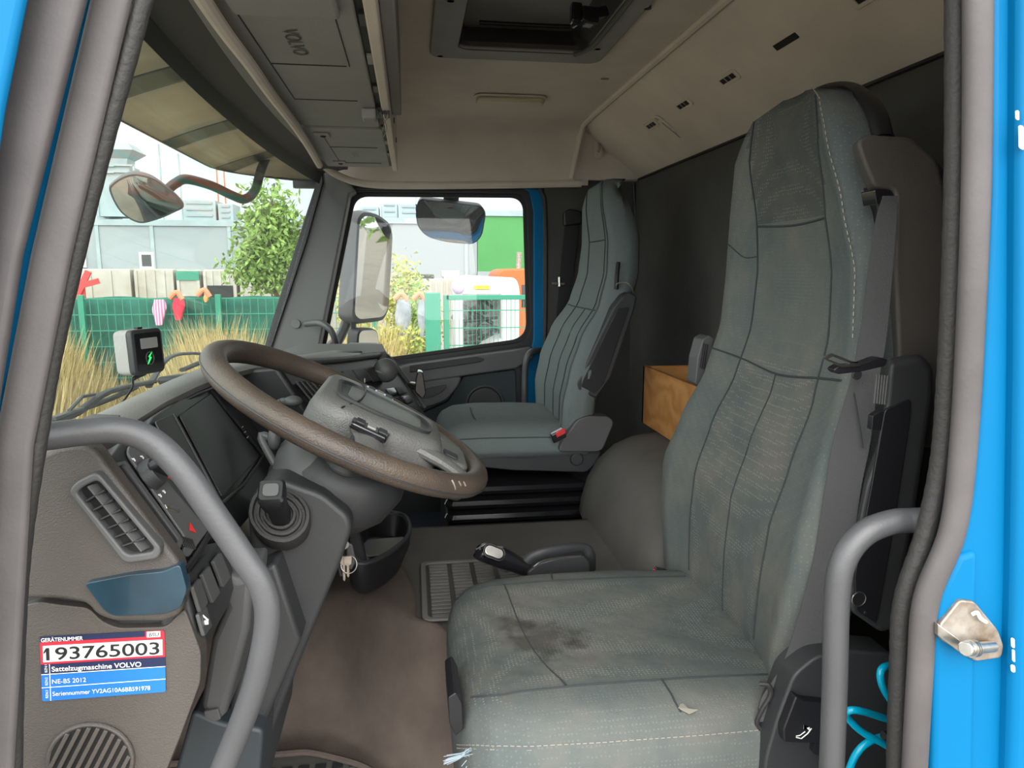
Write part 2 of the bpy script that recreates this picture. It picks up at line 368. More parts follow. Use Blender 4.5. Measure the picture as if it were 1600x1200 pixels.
# body-coloured door pillar strip + weatherstrip
struct(pprism('wall_passenger_pillar', [(812, 292), (862, 292), (862, 320), (862, 560), (862, 660), (862, 900), (810, 900), (818, 600), (834, 530), (834, 330), (828, 300)], 2.955, 3.04, M['blue'], bevel=.004))
struct(MB().tube(catmull([PY(545, 293, 2.935), PY(700, 292, 2.935), PY(825, 291, 2.935), PY(846, 300, 2.935), PY(852, 330, 2.935), PY(853, 450, 2.935), PY(850, 600, 2.935), PY(846, 720, 2.935)], 6), .010, 8).build('trim_5', M['rubber']))
struct(MB().box(-.45, .98, 2.958, 3.0, .33, .62).build('wall_passenger_header', M['black']))
# ---- passenger door with its window
door = empty('door_1', PY(700, 760, 2.98), None, None); struct(door)
YD = 2.97
inn = roundpoly(poly([(549, 301), (822, 304), (829, 532), (612, 563), (498, 560)], YD), [.05, .055, .07, .02, .02], 8)
out = roundpoly(poly([(528, 288), (838, 290), (846, 556), (600, 592), (470, 590)], YD), [.05, .055, .07, .02, .02], 8)
MB().ring(out, inn, (0, .04, 0)).build('window_frame', M['black'], door, bevel=.004)
inn2 = roundpoly(poly([(556, 307), (817, 309), (823, 528), (612, 558), (506, 555)], YD), [.05, .055, .07, .02, .02], 8)
MB().ring(inn, inn2, (0, .012, 0)).build('window_seal', M['rubber'], door)
# quarter divider (dark bar between vent pane and main pane is hidden by the mirror arm)
wb = MB().prism(inn, (0, .004, 0)).build('window_1', M['glass2'])
for v in wb.data.vertices: v.co.y += .018
struct(wb)
# door card below the belt line
MB().prism(poly([(505, 566), (612, 570), (838, 538), (842, 560), (838, 820), (500, 820)], 2.96), (0, .05, 0)).build('door_card', M['dark'], door, bevel=.004)
pc = poly([(600, 580), (640, 570), (800, 548), (832, 543), (834, 560), (806, 577), (760, 583), (640, 601), (600, 604)], 2.90)
MB().prism(pc, (0, .07, 0)).build('top_rail', M['grey'], door, bevel=.008)
MB().prism(poly([(640, 571), (745, 557), (757, 561), (750, 566), (640, 582)], 2.893), (0, .01, 0)).build('defrost_slot', M['black'], door, bevel=.002)
MB().prism(roundpoly(poly([(600, 600), (640, 600), (722, 588), (718, 602), (698, 626), (672, 636), (600, 640)], 2.89), .02), (0, .08, 0)).build('armrest', M['grey'], door, bevel=.01)
MB().prism(roundpoly(poly([(640, 612), (700, 600), (692, 612), (672, 622), (640, 626)], 2.885), .02), (0, .01, 0)).build('pull_recess', M['dark'], door, bevel=.003)
dteal = mat('dark_teal_door_panel', (.022, .034, .038), .7, grain=.3)
MB().prism(roundpoly(poly([(724, 588), (806, 577), (810, 700), (650, 720), (660, 645), (700, 628)], 2.93), .015), (0, .04, 0)).build('door_insert', dteal, door, bevel=.004)
c = PY(758, 632, 2.92)
MB().cyl(c+V((0, .03, 0)), c, .077, .07, 40).build('speaker_cover', M['dark'], door, bevel=.004)
MB().tube([c+V((math.cos(a*math.pi/20)*.078, .004, math.sin(a*math.pi/20)*.078)) for a in range(40)], .003, 6, closed=True).build('speaker_ring', M['grey'], door)
# outer door skin so the opening reads from outside too
MB().prism([(-.50, 3.01, -.40), (.50, 3.01, -.40), (.50, 3.01, -1.25), (-.50, 3.01, -1.25)], (0, .03, 0)).build('door_skin', M['blue'], door, bevel=.01)
# ---- far A-pillar
pil = pprism('wall_passenger_front', [(497, 262), (520, 272), (548, 288), (556, 298), (546, 304), (498, 545), (500, 562), (405, 562), (414, 545), (436, 480), (470, 380), (499, 290)], 2.86, 2.99, M['pillar'], bevel=.008)
struct(pil)
struct(MB().prism(poly([(497, 262), (502, 262), (505, 285), (480, 375), (446, 478), (422, 548), (411, 548), (432, 478), (470, 360), (494, 285)], 2.845), (0, .03, 0)).build('trim_6', M['black'], bevel=.003))
c = PY(462, 506, 2.85); struct(MB().cyl(c, c+V((0, .02, 0)), .018, n=24).build('trim_7', M['pillar'], bevel=.002))
# ---- windscreen: gently bowed sheet
def ws(y, t):                               # t 0 bottom .. 1 top
    bow = .07*(1-((y-1.75)/1.2)**2)
    return V((-.535-bow+t*.22, y, -.30+t*.66))
NY = 22
mb = MB(); rows = [[ws(.5+i*(2.83-.5)/NY, t) for i in range(NY+1)] for t in (-.13, .25, .5, .75, 1)]
mb.loft(rows, caps=False, closed=False)
g = struct(mb.build('window_2', M['glass'])); sm = g.modifiers.new('thick', 'SOLIDIFY'); sm.thickness = .004
# black printed band and header moulding above the glass
rows = [[ws(.5+i*(2.83-.5)/NY, t)+V((.004, 0, 0)) for i in range(NY+1)] for t in (.955, .98, 1.01)]
struct(MB().loft(rows, caps=False, closed=False).build('trim_8', M['black']))
for k, (dx, dz, r_, mm) in enumerate(((.008, .0, .014, 'rubber'), (.035, .012, .020, 'dark'), (.068, .012, .014, 'grey'), (.092, .006, .008, 'black'))):
    struct(MB().tube([ws(.5+i*(2.80-.5)/NY, 1)+V((dx+.008, 0, dz+.020)) for i in range(NY+1)], r_, 10).build('trim_%d' % (9+k), M[mm]))
mb = MB(); rows = [[ws(.5+i*(2.80-.5)/NY, 1)+V((a, 0, b)) for i in range(NY+1)] for a, b in ((-.01, .0), (.10, .02), (.10, .30), (-.03, .36))]
struct(mb.loft(rows, closed=False, caps=False, loop=True).build('wall_front_upper', M['dark']))
a = [PZ(x, y, .348) for x, y in ((300, -30), (318, 0), (352, 50), (390, 100), (424, 148), (458, 192), (482, 228), (499, 258))]
struct(MB().tube(catmull(a, 5), .011, 10).build('trim_20', M['liner']))
# ---- roof skin, front wall below the glass, near-side body parts
struct(MB().box(-.45, HX0-.02, .40, 3.0, .69, .72).build('wall_roof_front', M['blue']))
struct(MB().box(HX1+.02, 1.0, .40, 3.0, .69, .72).build('wall_roof_rear', M['blue']))
struct(MB().box(HX0-.02, HX1+.02, .40, HY0-.02, .69, .72).build('wall_roof_near', M['blue']))
struct(MB().box(HX0-.02, HX1+.02, HY1+.02, 3.0, .69, .72).build('wall_roof_far', M['blue']))
struct(MB().box(-.75, -.66, .50, 3.0, -1.35, -.40).build('wall_front', M['dark']))
struct(MB().box(-.66, 1.0, .56, 3.0, -1.14, -1.10).build('floor_pan', M['black']))
# ---- near A-pillar: body colour, grey mouldings, ribbed seal (all on the outside of the door opening)
def pil_strip(name, top, mid, low, bot, Y0, Y1, m, bev=.004):
    """each tuple = (left px, right px, row)"""
    k_ = 330/(mid[2]-top[2])
    up_ = (top[0]+(top[0]-mid[0])*k_, top[1]+(top[1]-mid[1])*k_, top[2]-330)
    rows_ = [up_, top, mid, low, bot, (bot[0], bot[1]-10, 1900)]
    L_ = [(a, r) for a, b, r in rows_]; Rr = [(b, r) for a, b, r in rows_]
    return struct(pprism(name, L_+Rr[::-1], Y0, Y1, m, bevel=bev))
pil_strip('wall_left_body', (-260, 60, -120), (-260, 2, 170), (-260, -60, 600), (-260, -90, 1300), .500, .508, M['blue'])
pil_strip('trim_13', (30, 158, -120), (-80, 28, 400), (-90, -20, 700), (-120, -60, 1300), .520, .530, M['trimgrey'], .004)
pil_strip('trim_14', (140, 200, -120), (6, 60, 400), (-60, 4, 620), (-120, -40, 1300), .545, .548, M['blue'], .001)
pil_strip('trim_15', (165, 230, -120), (44, 108, 400), (-14, 48, 700), (-60, 12, 1300), .538, .546, M['trimgrey'], .004)
sl = catmull([PY(312, -450, .55), PY(246, -100, .55), PY(208, 60, .55), PY(165, 215, .55), PY(118, 400, .55), PY(82, 560, .55), PY(58, 700, .55), PY(36, 850, .55), PY(26, 1000, .55), PY(20, 1280, .55), PY(14, 1900, .55)], 10)
rr_ = [.0062*(1+.025*math.sin(i*2.1)) for i in range(len(sl))]
struct(MB().tube(sl, rr_, 12).build('trim_16', M['rubber']))
# ---- near B-pillar
bpx = [(1552, -450), (1550, 300), (1535, 600), (1520, 760), (1503, 850), (1470, 925), (1462, 1010), (1455, 1900), (1900, 1900), (1900, -450)]
struct(pprism('wall_right_body', bpx, .575, .60, M['blue'], bevel=.006))
struct(pprism('wall_right_step', [(1602, -450), (1594, 560), (1588, 900), (1560, 1900), (1900, 1900), (1900, -450)], .560, .60, M['blue'], bevel=.008))
struct(pprism('wall_right_flange', [(1500, 868), (1530, 860), (1528, 960), (1512, 1900), (1450, 1900), (1460, 1000), (1470, 930)], .570, .60, M['blue'], bevel=.006))
sl = [(1528, -450), (1528, -120), (1526, 250), (1517, 500), (1505, 700), (1488, 830), (1448, 935), (1438, 1040), (1425, 1300), (1420, 1600), (1415, 1900)]
P = catmull([PY(a, b, .575) for a, b in sl], 8)
struct(MB().tube(P, .0125, 14, flat=.8).build('trim_17', M['trimgrey']))
sl = [(1494, -450), (1494, -120), (1494, 200), (1489, 420), (1480, 600), (1470, 720), (1447, 830), (1412, 940), (1405, 1050), (1398, 1300), (1395, 1600), (1392, 1900)]
P = catmull([PY(a, b, .60) for a, b in sl], 16)
struct(MB().tube(P, [.0095*(1+.025*math.sin(i*1.9)) for i in range(len(P))], 12).build('trim_18', M['rubber']))
# inner closure of the B-pillar and header above the door (out of frame)
struct(MB().box(.545, 1.0, .602, .64, -1.2, .62).build('wall_right_inner', M['dark']))
struct(MB().box(-.40, .98, .52, .58, .40, .66).build('wall_door_header', M['blue']))
struct(MB().box(-.34, .60, .50, .57, -1.45, -1.04).build('wall_door_sill', M['blue'], bevel=.01))
# door striker
t = empty('door_striker', PY(1515, 985, .57), 'tarnished metal door striker plate bolted to the blue pillar', 'striker')
MB().prism(roundpoly(poly([(1468, 978), (1500, 938), (1523, 940), (1560, 985), (1569, 1010), (1565, 1028), (1525, 1034), (1500, 1018), (1470, 1000)], .566), .004), (0, .006, 0)).build('striker_plate', M['rust'], t, bevel=.0015)
MB().prism(poly([(1466, 975), (1500, 1000), (1503, 1022), (1466, 994)], .560), (0, .006, 0)).build('striker_lip', M['steel'], t, bevel=.001)
a, b = PY(1510, 1014, .545), PY(1552, 1010, .562)
MB().cyl(a, b, .0052).build('striker_bolt', M['steel'], t, bevel=.001)
hd = MB()
for k in range(3): q = a.lerp(b, .12+k*.07); hd.cyl(q, q+(b-a)*.04, .0078)
hd.build('washer', M['steel'], t)
MB().cyl(a-(b-a)*.05, a+(b-a)*.06, .0068, n=16).build('bolt_head', M['steel'], t, bevel=.001)
MB().tube(catmull([PY(1519, 960, .563), PY(1527, 957, .561), PY(1532, 966, .561), PY(1541, 972, .563)], 4), .0018, 6).build('wire_clip', M['white'], t)
# worn paint chips on the pillar edge
mb = MB()
for (a, b, w_, h_) in ((1583, 1005, 4, 8), (1584, 1025, 3, 10), (1583, 1045, 5, 6), (1596, 215, 6, 20), (1590, 180, 4, 8)):
    mb.prism(roundpoly(poly([(a-w_*.6, b-h_), (a+w_*.6, b-h_*.9), (a+w_*.7, b+h_), (a-w_*.5, b+h_*.8)], .5585), .002), (0, .001, 0))
struct(mb.build('trim_19', M['white']))

# ---- floor: heel-board carpet rising to the tunnel, rubber mat on top
def sst(v): v = min(1, max(0, v)); return v*v*(3-2*v)
def fz(x, y):
    a = sst((x+.22)/.26); y0 = 1.44*(1-a)+1.255*a
    s = sst((y-y0)/(.21*(1-a)+.12*a))
    fr = min(1, max(0, (-.02-x)/.30)); top_ = -.722-.10*fr*fr
    return -1.0+(top_+1.0)*s
def sheet(x0f, x1f, y0, y1, nx, ny, dz, th=.012):
    """grid between two edge functions of y"""
    mb = MB(); n = nx+1
    vs = []; fs = []
    for j in range(ny+1):
        y = y0+(y1-y0)*j/ny; a, b = x0f(y), x1f(y)
        for i in range(nx+1): x = a+(b-a)*i/nx; vs.append((x, y, fz(x, y)+dz))
    for j in range(ny):
        for i in range(nx): fs.append([j*n+i, j*n+i+1, (j+1)*n+i+1, (j+1)*n+i])
    mb.add(vs, fs); return mb
edge = lambda y: -.055+.05*sst((1.80-y)/.3)+.10*sst((1.42-y)/.10)
f = sheet(lambda y: -.62, lambda y: .93, .60, 1.97, 90, 90, .0).build('floor', M['mat'], fix=False); struct(f)
s_ = f.modifiers.new('t', 'SOLIDIFY'); s_.thickness = .012
vs = []; nx_, ny_ = 60, 60
for j in range(ny_+1):
    for i in range(nx_+1):
        xn = -.62+.73*i/nx_; ys = 1.395-.142*sst((xn+.19)/.19); y = ys+(1.97-ys)*j/ny_
        x = -.62+(edge(y)+.62)*i/nx_; vs.append((x, y, fz(x, y)+.010))
f = MB().add(vs, [[j*(nx_+1)+i, j*(nx_+1)+i+1, (j+1)*(nx_+1)+i+1, (j+1)*(nx_+1)+i] for j in range(ny_) for i in range(nx_)]).build('floor_carpet', M['carpet'], fix=False); struct(f)
s_ = f.modifiers.new('t', 'SOLIDIFY'); s_.thickness = .008
struct(MB().box(-.62, .14, .58, 1.46, -1.06, -1.02).build('floor_well', M['mat']))
struct(MB().box(-.62, .92, 1.93, 2.97, -1.10, -1.02).build('floor_passenger', mat('dark_blue_carpet', (.012, .018, .030), .9)))
struct(MB().box(-.60, .92, 1.955, 1.975, -1.03, -.745).build('floor_tunnel_side', M['dark']))
struct(MB().tube([V(vs[i])+V((0, 0, .001)) for i in range(nx_+1)], .006, 6).build('floor_carpet_binding', M['carpet']))
# lugs of the lower mat
mb = MB()
for i in range(14):
    for j in range(4):
        x = -.42+i*.034; y = 1.25+j*.032
        mb.box(x, x+.022, y, y+.020, -1.004, -.998)
struct(mb.build('floor_mat_lugs', M['dark'], bevel=.001, seg=1))
# grid pad in the tunnel mat
mb = MB(); xg0 = PZ(660, 905, -.715).x; 
zz = -.714
a = rrect(.008, .37, 1.385, 1.69, .02, 4); b = rrect(.020, .358, 1.397, 1.678, .012, 4)
mb.ring([V((x, y, zz)) for x, y in a], [V((x, y, zz)) for x, y in b], (0, 0, .005))
for i in range(6):
    for j in range(16):
        x = .028+i*.055; y = 1.402+j*.0172
        mb.box(x, x+.044, y, y+.0115, zz, zz+.0035)
matl = mat('grid_lug_rubber', (.14, .135, .125), .6)
struct(mb.build('floor_grid_pad', matl, bevel=.001, seg=1))
# hump behind the tunnel, rounded
hp = [(.50, -.74), (.505, -.70), (.525, -.63), (.56, -.57), (.61, -.525), (.67, -.50), (.75, -.49), (.93, -.49), (.93, -.74)]
hum = MB(); rings = []
for y, k in ((1.44, .90), (1.47, .97), (1.52, 1.), (1.8, 1.), (2.02, 1.), (2.10, .98), (2.13, .93)):
    rings.append([V((.93-(.93-x)*k, y, -.74+(z+.74)*k)) for x, z in hp])
struct(hum.loft(rings).build('floor_hump', M['mat'], bevel=.0, ang=50))

# ================================================================== OVERHEAD SHELF
t = empty('overhead_shelf', (-.15, 1.6, .36), 'grey overhead storage shelf with locker lids above the windscreen', 'overhead shelf')
X0, X1, ZS = -.265, -.045, .362
MB().box(-.40, X1-.01, .62, 2.66, ZS+.012, ZC).build('shelf_body', M['locker'], t, bevel=.006)
MB().prism([(X1-.012, .62, ZS-.004), (X1+.006, .62, ZS-.004), (X1+.006, .62, ZC), (X1-.012, .62, ZC)], (0, 2.04, 0)).build('rear_board', M['liner'], t, bevel=.003)
MB().box(X1+.006, X1+.03, .62, 1.9, ZS+.03, ZC).build('rear_panel', M['locker'], t, bevel=.004)
def lidz(x0, x1, y0, y1, th=.014, z=ZS, name='locker_lid'): 
    return MB().prism([V((a, b, z)) for a, b in rrect(x0, x1, y0, y1, .012, 4)], (0, 0, th)).build(name, M['locker'], t, bevel=.003)
l1 = lidz(X0, X1-.025, .66, 1.90); l2 = lidz(X0-.012, X1-.02, 1.93, 2.60)
# embossed panel lines and lettering on the lids
def line3(ps, m='ink', r=.0012, par=None, name='groove'): return MB().tube([V(p) for p in ps], r, 6).build(name, M[m], par)
zz = ZS-.0005
line3([(-.235, 1.10, zz), (-.235, 1.62, zz), (-.105, 1.62, zz)], par=l1); line3([(-.235, 1.36, zz), (-.105, 1.36, zz)], par=l1); line3([(-.235, 1.10, zz), (-.100, 1.10, zz), (-.100, 1.36, zz)], par=l1)
line3([(-.225, 2.0, zz), (-.225, 2.5, zz), (-.09, 2.5, zz)], par=l2); line3([(-.225, 2.2, zz), (-.09, 2.2, zz)], par=l2)
# 'VOLVO' moulded into the lids
text('lettering', 'VOLVO', (-.185, 1.17, zz-.001), (0, 1, 0), (1, 0, 0), .024, M['dark'], l1, width=.13, bold=.004).location.z = 0
text('lettering', 'VOLVO', (-.170, 2.28, zz-.001), (0, 1, 0), (1, 0, 0), .016, M['dark'], l2, width=.085, bold=.002)
MB().box(-.235, -.09, .72, 1.09, ZS-.012, ZS).build('recessed_handle_panel', M['locker'], t, bevel=.006)
# rotary latch, key latches, dark gap with wires
MB().box(X1-.024, X1-.012, .66, 2.6, ZS+.006, ZS+.012).build('gap', M['ink'], t)
lt = MB().obox((-.085, 1.70, ZS-.012), (.016, 0, 0), (0, .022, 0), (0, 0, .012)).build('latch', M['locker'], t, bevel=.005)
mb = MB()
for k in range(4): mb.box(-.068+k*.008, -.064+k*.008, 1.685, 1.73, ZS-.012, ZS)
mb.build('latch_rib', M['dark'], lt)
for y in (1.98, 2.46):
    q = MB().box(-.245, -.205, y, y+.05, ZS-.006, ZS).build('lid_catch', M['locker'], t, bevel=.003)
    MB().ball((-.222, y+.025, ZS-.006), .008, .008, .004).build('catch_hole', M['ink'], q)
for k in range(8):
    y = .9+k*.2; MB().box(X1-.022, X1-.012, y, y+.05, ZS+.001, ZS+.008).build('hinge', M['black' if k % 2 else 'locker'], t, bevel=.001)
line3(catmull([(-.06, 1.70, ZS-.004), (-.05, 1.80, ZS-.02), (-.065, 1.88, ZS-.03), (-.055, 1.80, ZS-.008), (-.04, 1.74, ZS-.004)], 5), 'thread', .0008, t, 'loose_string')
for y in (1.0, 1.2, 1.62, 1.85, 2.1, 2.4):
    MB().cyl((X1+.005, y, .42), (X1+.009, y, .42), .008, n=12).build('rivet', M['dark'], t)

# ================================================================== ROOF HATCH, LAMP
t = empty('roof_hatch', (.33, 1.7, ZC), 'grey framed roof hatch tilted open in the ceiling', 'hatch')
def rr3(x0, x1, y0, y1, z, r): return [V((x, y, z)) for x, y in rrect(x0, x1, y0, y1, r, 6)]
O = rr3(.060, .514, 1.24, 1.985, .557, .035); I = rr3(.130, .455, 1.34, 1.905, .557, .030)
MB().ring(O, I, (0, 0, .012)).build('hatch_frame', M['locker'], t, bevel=.005)
MB().loft([I, rr3(.128, .457, 1.335, 1.91, .580, .030), rr3(.145, .447, 1.36, 1.99, .64, .02), rr3(.145, .447, 1.36, 1.99, .66, .02)], caps=False).build('hatch_well', M['trimgrey'], t)
zl = .645
MB().prism([(.12, 1.33, zl+.01), (.47, 1.33, zl+.01), (.47, 2.0, zl), (.12, 2.0, zl)], (0, 0, .02)).build('hatch_lid', M['locker'], t, bevel=.004)
MB().tube(catmull([V((.19, 1.955, .640)), V((.30, 1.957, .640)), V((.43, 1.955, .640))], 4), .005, 8).build('lid_seal', M['ink'], t)
MB().tube(catmull([V((.46, 1.34, .556)), V((.458, 1.7, .553)), V((.452, 1.84, .553)), V((.43, 1.90, .555))], 6), .006, 8).build('frame_lip', M['grey'], t)
q = PZ(722, 76, ZC+.06); MB().obox(q+V((.03, 0, 0)), (.035, 0, 0), (0, .02, 0), (0, 0, .003)).build('sliding_catch', M['grey'], t, bevel=.001)
MB().cyl(q+V((-.004, 0, -.004)), q+V((-.004, 0, .02)), .008, n=14).build('hinge_pin', M['black'], t)
# folded black hatch crank/handle
a = PZ(915, 28, ZC-.02)
hb = MB(); hb.obox(a, (.020, .004, 0), (-.006, .028, 0), (0, 0, .016)); hb.obox(a+V((-.024, -.010, .004)), (.012, .002, .0), (0, .014, .0), (0, 0, .020)); hb.obox(a+V((.030, .004, .012)), (.020, .004, .006), (0, .012, 0), (-.004, 0, .010))
hn = hb.build('hatch_handle', M['gloss'], t, bevel=.004)
MB().obox(a+V((.004, -.004, -.017)), (.008, .002, 0), (-.002, .009, 0), (0, 0, .001)).build('handle_label', M['locker'], hn)
for px_, py_ in ((688, 88), (704, 2), (934, 77), (1012, 14)):
    q = PZ(px_, py_, ZC-.013); MB().cyl(q, q+V((0, 0, .006)), .008, n=14).build('screw', M['dark'], t)
t = empty('ceiling_lamp', PZ(797, 151, ZC), 'slim yellowed interior lamp set into the beige ceiling', 'lamp')
cl = PZ(797, 152, ZC-.002)
bz = rrect(-.120, .120, -.042, .042, .030, 6)
MB().prism([cl+V((x, y-.0*x, 0)) for x, y in bz], (0, 0, -.006)).build('bezel', M['liner'], t, bevel=.002)
MB().prism([cl+V((x*.93, y*.78, -.005)) for x, y in bz], (0, 0, -.016)).build('lens', M['lens'], t, bevel=.006)
MB().box(cl.x-.085, cl.x-.072, cl.y-.01, cl.y+.006, cl.z-.020, cl.z-.016).build('switch', M['dark'], t, bevel=.001)
q = PZ(945, 123, ZC-.001); T(MB().prism([q+V((a, b, 0)) for a, b in rrect(-.012, .012, -.006, .006, .005, 4)], (0, 0, -.002)).build('ceiling_plug', M['locker']), 'tiny oval plug in the beige ceiling behind the lamp', 'plug')
# ================================================================== DASHBOARD
dash = empty('dashboard', (-.35, 1.6, -.35), 'long warm-grey truck dashboard with hooded instrument cluster below the windscreen', 'dashboard')
# hood and top, lofted across the cab
def sec(y, xw, zw, xc, zc, xl, zl, back):
    return [V(p) for p in ((xw, y, zw), (xw*.55+xc*.45, y, zw+.03), (xc-.055, y, zc-.045), (xc-.022, y, zc-.010), (xc, y, zc), (xl-.008, y, zl+.008), (xl, y, zl), (xl-.003, y, zl-.010), (xl-.020, y, zl-.014), (back, y, zl-.02), (back, y, -.55), (xw, y, -.55))]
S = [(.70, -.56, -.36, -.40, -.200, -.345, -.215), (.80, -.58, -.36, -.39, -.182, -.345, -.196), (.90, -.59, -.36, -.385, -.1715, -.348, -.186), (1.05, -.60, -.36, -.385, -.1700, -.350, -.182),
     (1.20, -.605, -.36, -.385, -.1700, -.350, -.184), (1.40, -.605, -.36, -.387, -.174, -.352, -.192), (1.55, -.605, -.36, -.385, -.184, -.335, -.20),
     (1.75, -.60, -.36, -.36, -.200, -.27, -.212), (2.0, -.60, -.34, -.30, -.222, -.19, -.235), (2.3, -.59, -.32, -.24, -.242, -.12, -.255), (2.62, -.57, -.32, -.22, -.250, -.12, -.26)]
rings = [sec(*s, -.44 if s[0] > .75 and s[0] < 1.6 else s[5]-.05) for s in S]
MB().loft(rings).build('dash_top', M['dashtop'], dash, ang=50)
# flat tray on top by the far pillar with a defroster slot
a = [PZ(x, y, -.240) for x, y in ((470, 537), (598, 537), (604, 549), (520, 556), (418, 556))]
MB().prism(a, (0, 0, -.03)).build('dash_tray', M['pillar'], dash, bevel=.006)
a = [PZ(x, y, -.236) for x, y in ((425, 556), (560, 547), (566, 549), (430, 560))]
MB().prism(a, (0, 0, -.008)).build('defrost_slot', M['black'], dash, bevel=.001)
# --- near end block
blk = poly([(40, 718), (62, 712), (90, 699), (125, 694), (148, 702), (165, 727), (280, 880), (290, 930), (281, 962), (255, 972), (178, 972), (150, 962), (135, 943), (90, 936), (30, 936)], .66)
MB().prism(roundpoly(blk, .006, 3), (0, .022, 0)).build('end_block', M['dash'], dash, bevel=.010, seg=4)
low = poly([(20, 952), (60, 940), (90, 945), (138, 950), (160, 972), (185, 982), (260, 980), (288, 950), (314, 1020), (313, 1066), (282, 1150), (225, 1290), (20, 1290)], .672)
lp = MB().prism(roundpoly(low, .006, 3), (0, .022, 0)).build('lower_panel', M['dash'], dash, bevel=.007, seg=4)
core = poly([(40, 722), (90, 704), (140, 706), (150, 735), (225, 850), (262, 900), (285, 960), (300, 1010), (300, 1060), (270, 1150), (215, 1290), (30, 1290)], .682)
core = [p+V((-.006, 0, 0)) for p in core]
co = [V((p.x*1.0-.055*0, p.y, p.z)) for p in core]
MB().loft([core, [V((p.x-.035, .86, p.z)) for p in core]]).build('dash_core', M['dark'], dash)
# blue painted trim wedge
tw = poly([(131, 912), (205, 898), (255, 893), (281, 882), (292, 922), (282, 950), (256, 960), (178, 963), (163, 955)], .652)
MB().prism(roundpoly(tw, .004, 3), (0, .012, 0)).build('blue_trim', M['bluedark'], dash, bevel=.007, seg=4)
# --- near air vent
vo = roundpoly(poly([(106, 768), (118, 753), (151, 737), (252, 858), (247, 874), (194, 882)], .650), .006, 4)
vi = roundpoly(poly([(119, 771), (126, 763), (152, 749), (240, 856), (237, 863), (198, 869)], .650), .006, 4)
vt = MB().ring(vo, vi, (0, .018, 0)).build('air_vent', M['grey'], dash, bevel=.002)
MB().prism([p+V((0, .009, 0)) for p in vi], (0, .012, 0)).build('vent_well', M['ink'], vt)
aa, bb, c1, d1 = PY(122, 770, .651), PY(150, 752, .651), PY(238, 857, .651), PY(202, 868, .651)
mb = MB()
for k in range(1, 7):
    t_ = k/7; p, q = aa.lerp(d1, t_), bb.lerp(c1, t_); mb.tube([p+V((0, .003, 0)), q+V((0, .003, 0))], .0016, 6, flat=.7)
    dd = (q-p); mb.prism([p, q, q+V((.0, .012, -.004)), p+V((.0, .012, -.004))], (0, 0, .0012))
mb.build('vane', M['dark'], vt)
mb = MB()
p, q = aa.lerp(bb, .5), d1.lerp(c1, .5); mb.prism([p, q, q+V((.006, .012, 0)), p+V((.006, .012, 0))], (.0012, 0, .001))
mb.build('cross_vane', M['grey'], vt)
# --- switch fascia facing the driver (plane through three points)
A_, B_ = PY(163, 726, .672), PY(281, 882, .672); D_ = A_+V((-.010, .20, .0))
C_ = B_+(D_-A_)*1.0
fn = (B_-A_).cross(D_-A_).normalized()
if fn.x < 0: fn = -fn
def FP(px, py, off=0): return PP(px, py, A_+fn*off, fn)
fas = [A_, B_, FP(332, 822), FP(214, 690), FP(190, 690)]
MB().prism(fas, -fn*.03).build('switch_fascia', M['dark'], dash, bevel=.003)
t = MB().prism(roundpoly([FP(196, 712, .002), FP(198, 698, .002), FP(212, 697, .002), FP(262, 760, .002), FP(322, 830, .002), FP(292, 872, .002), (FP(282, 868, .002)), FP(286, 842, .002)], .006), fn*.003).build('light_switch_panel', M['grey'], dash, bevel=.001)
MB().ring(roundpoly([FP(170, 728, .003), FP(192, 722, .003), FP(283, 846, .003), FP(276, 862, .003)], .004), roundpoly([FP(176, 733, .003), FP(190, 727, .003), FP(276, 846, .003), FP(272, 853, .003)], .004), fn*.003).build('louvre_frame', M['grey'], t)
mb = MB()
for k in range(5):
    f_ = k/4; mb.tube([FP(177+f_*12, 736-f_*6, .004), FP(271+f_*4, 850-f_*6, .004)], .0013, 6)
mb.build('louvre', M['black'], t)
k0 = FP(231, 744, .004)
MB().cyl(k0, k0+fn*.012, .017, .014, 24).build('knob_skirt', M['dark'], t, bevel=.001)
kx = (FP(252, 748)-FP(220, 735)).normalized()
MB().obox(k0+fn*.018, kx*.015, fn.cross(kx)*.005, fn*.009).build('knob_grip', M['black'], t, bevel=.003)
mb = MB()
for px_, py_ in ((209, 718), (222, 714), (250, 774), (256, 768)):
    mb = MB(); q = FP(px_, py_, .0055); mb.obox(q, kx*.0028, fn.cross(kx)*.0007, fn*.0002); mb.obox(q+kx*.001, kx*.0007, fn.cross(kx)*.002, fn*.0002); mb.build('symbol', M['white'], t)
q = FP(268, 795, .005); MB().obox(q, kx*.011, fn.cross(kx)*.0028, fn*.0015).build('slider', M['steel'], t, bevel=.001)
mb = MB(); c0 = FP(298, 823, .0055); e1 = kx*.006; e2 = fn.cross(kx)*.006
mb.prism([c0-e1-e2, c0+e1-e2, c0+e1*.2+e2], fn*.0005); mb.build('red_symbol', M['redb'], t)
q = FP(289, 851, .002); mb = MB()
for k in range(7): mb.obox(q+kx*(-.010+k*.0033), kx*.0011, fn.cross(kx)*.006, fn*.004)
mb.build('thumbwheel', M['black'], t, bevel=.0005)
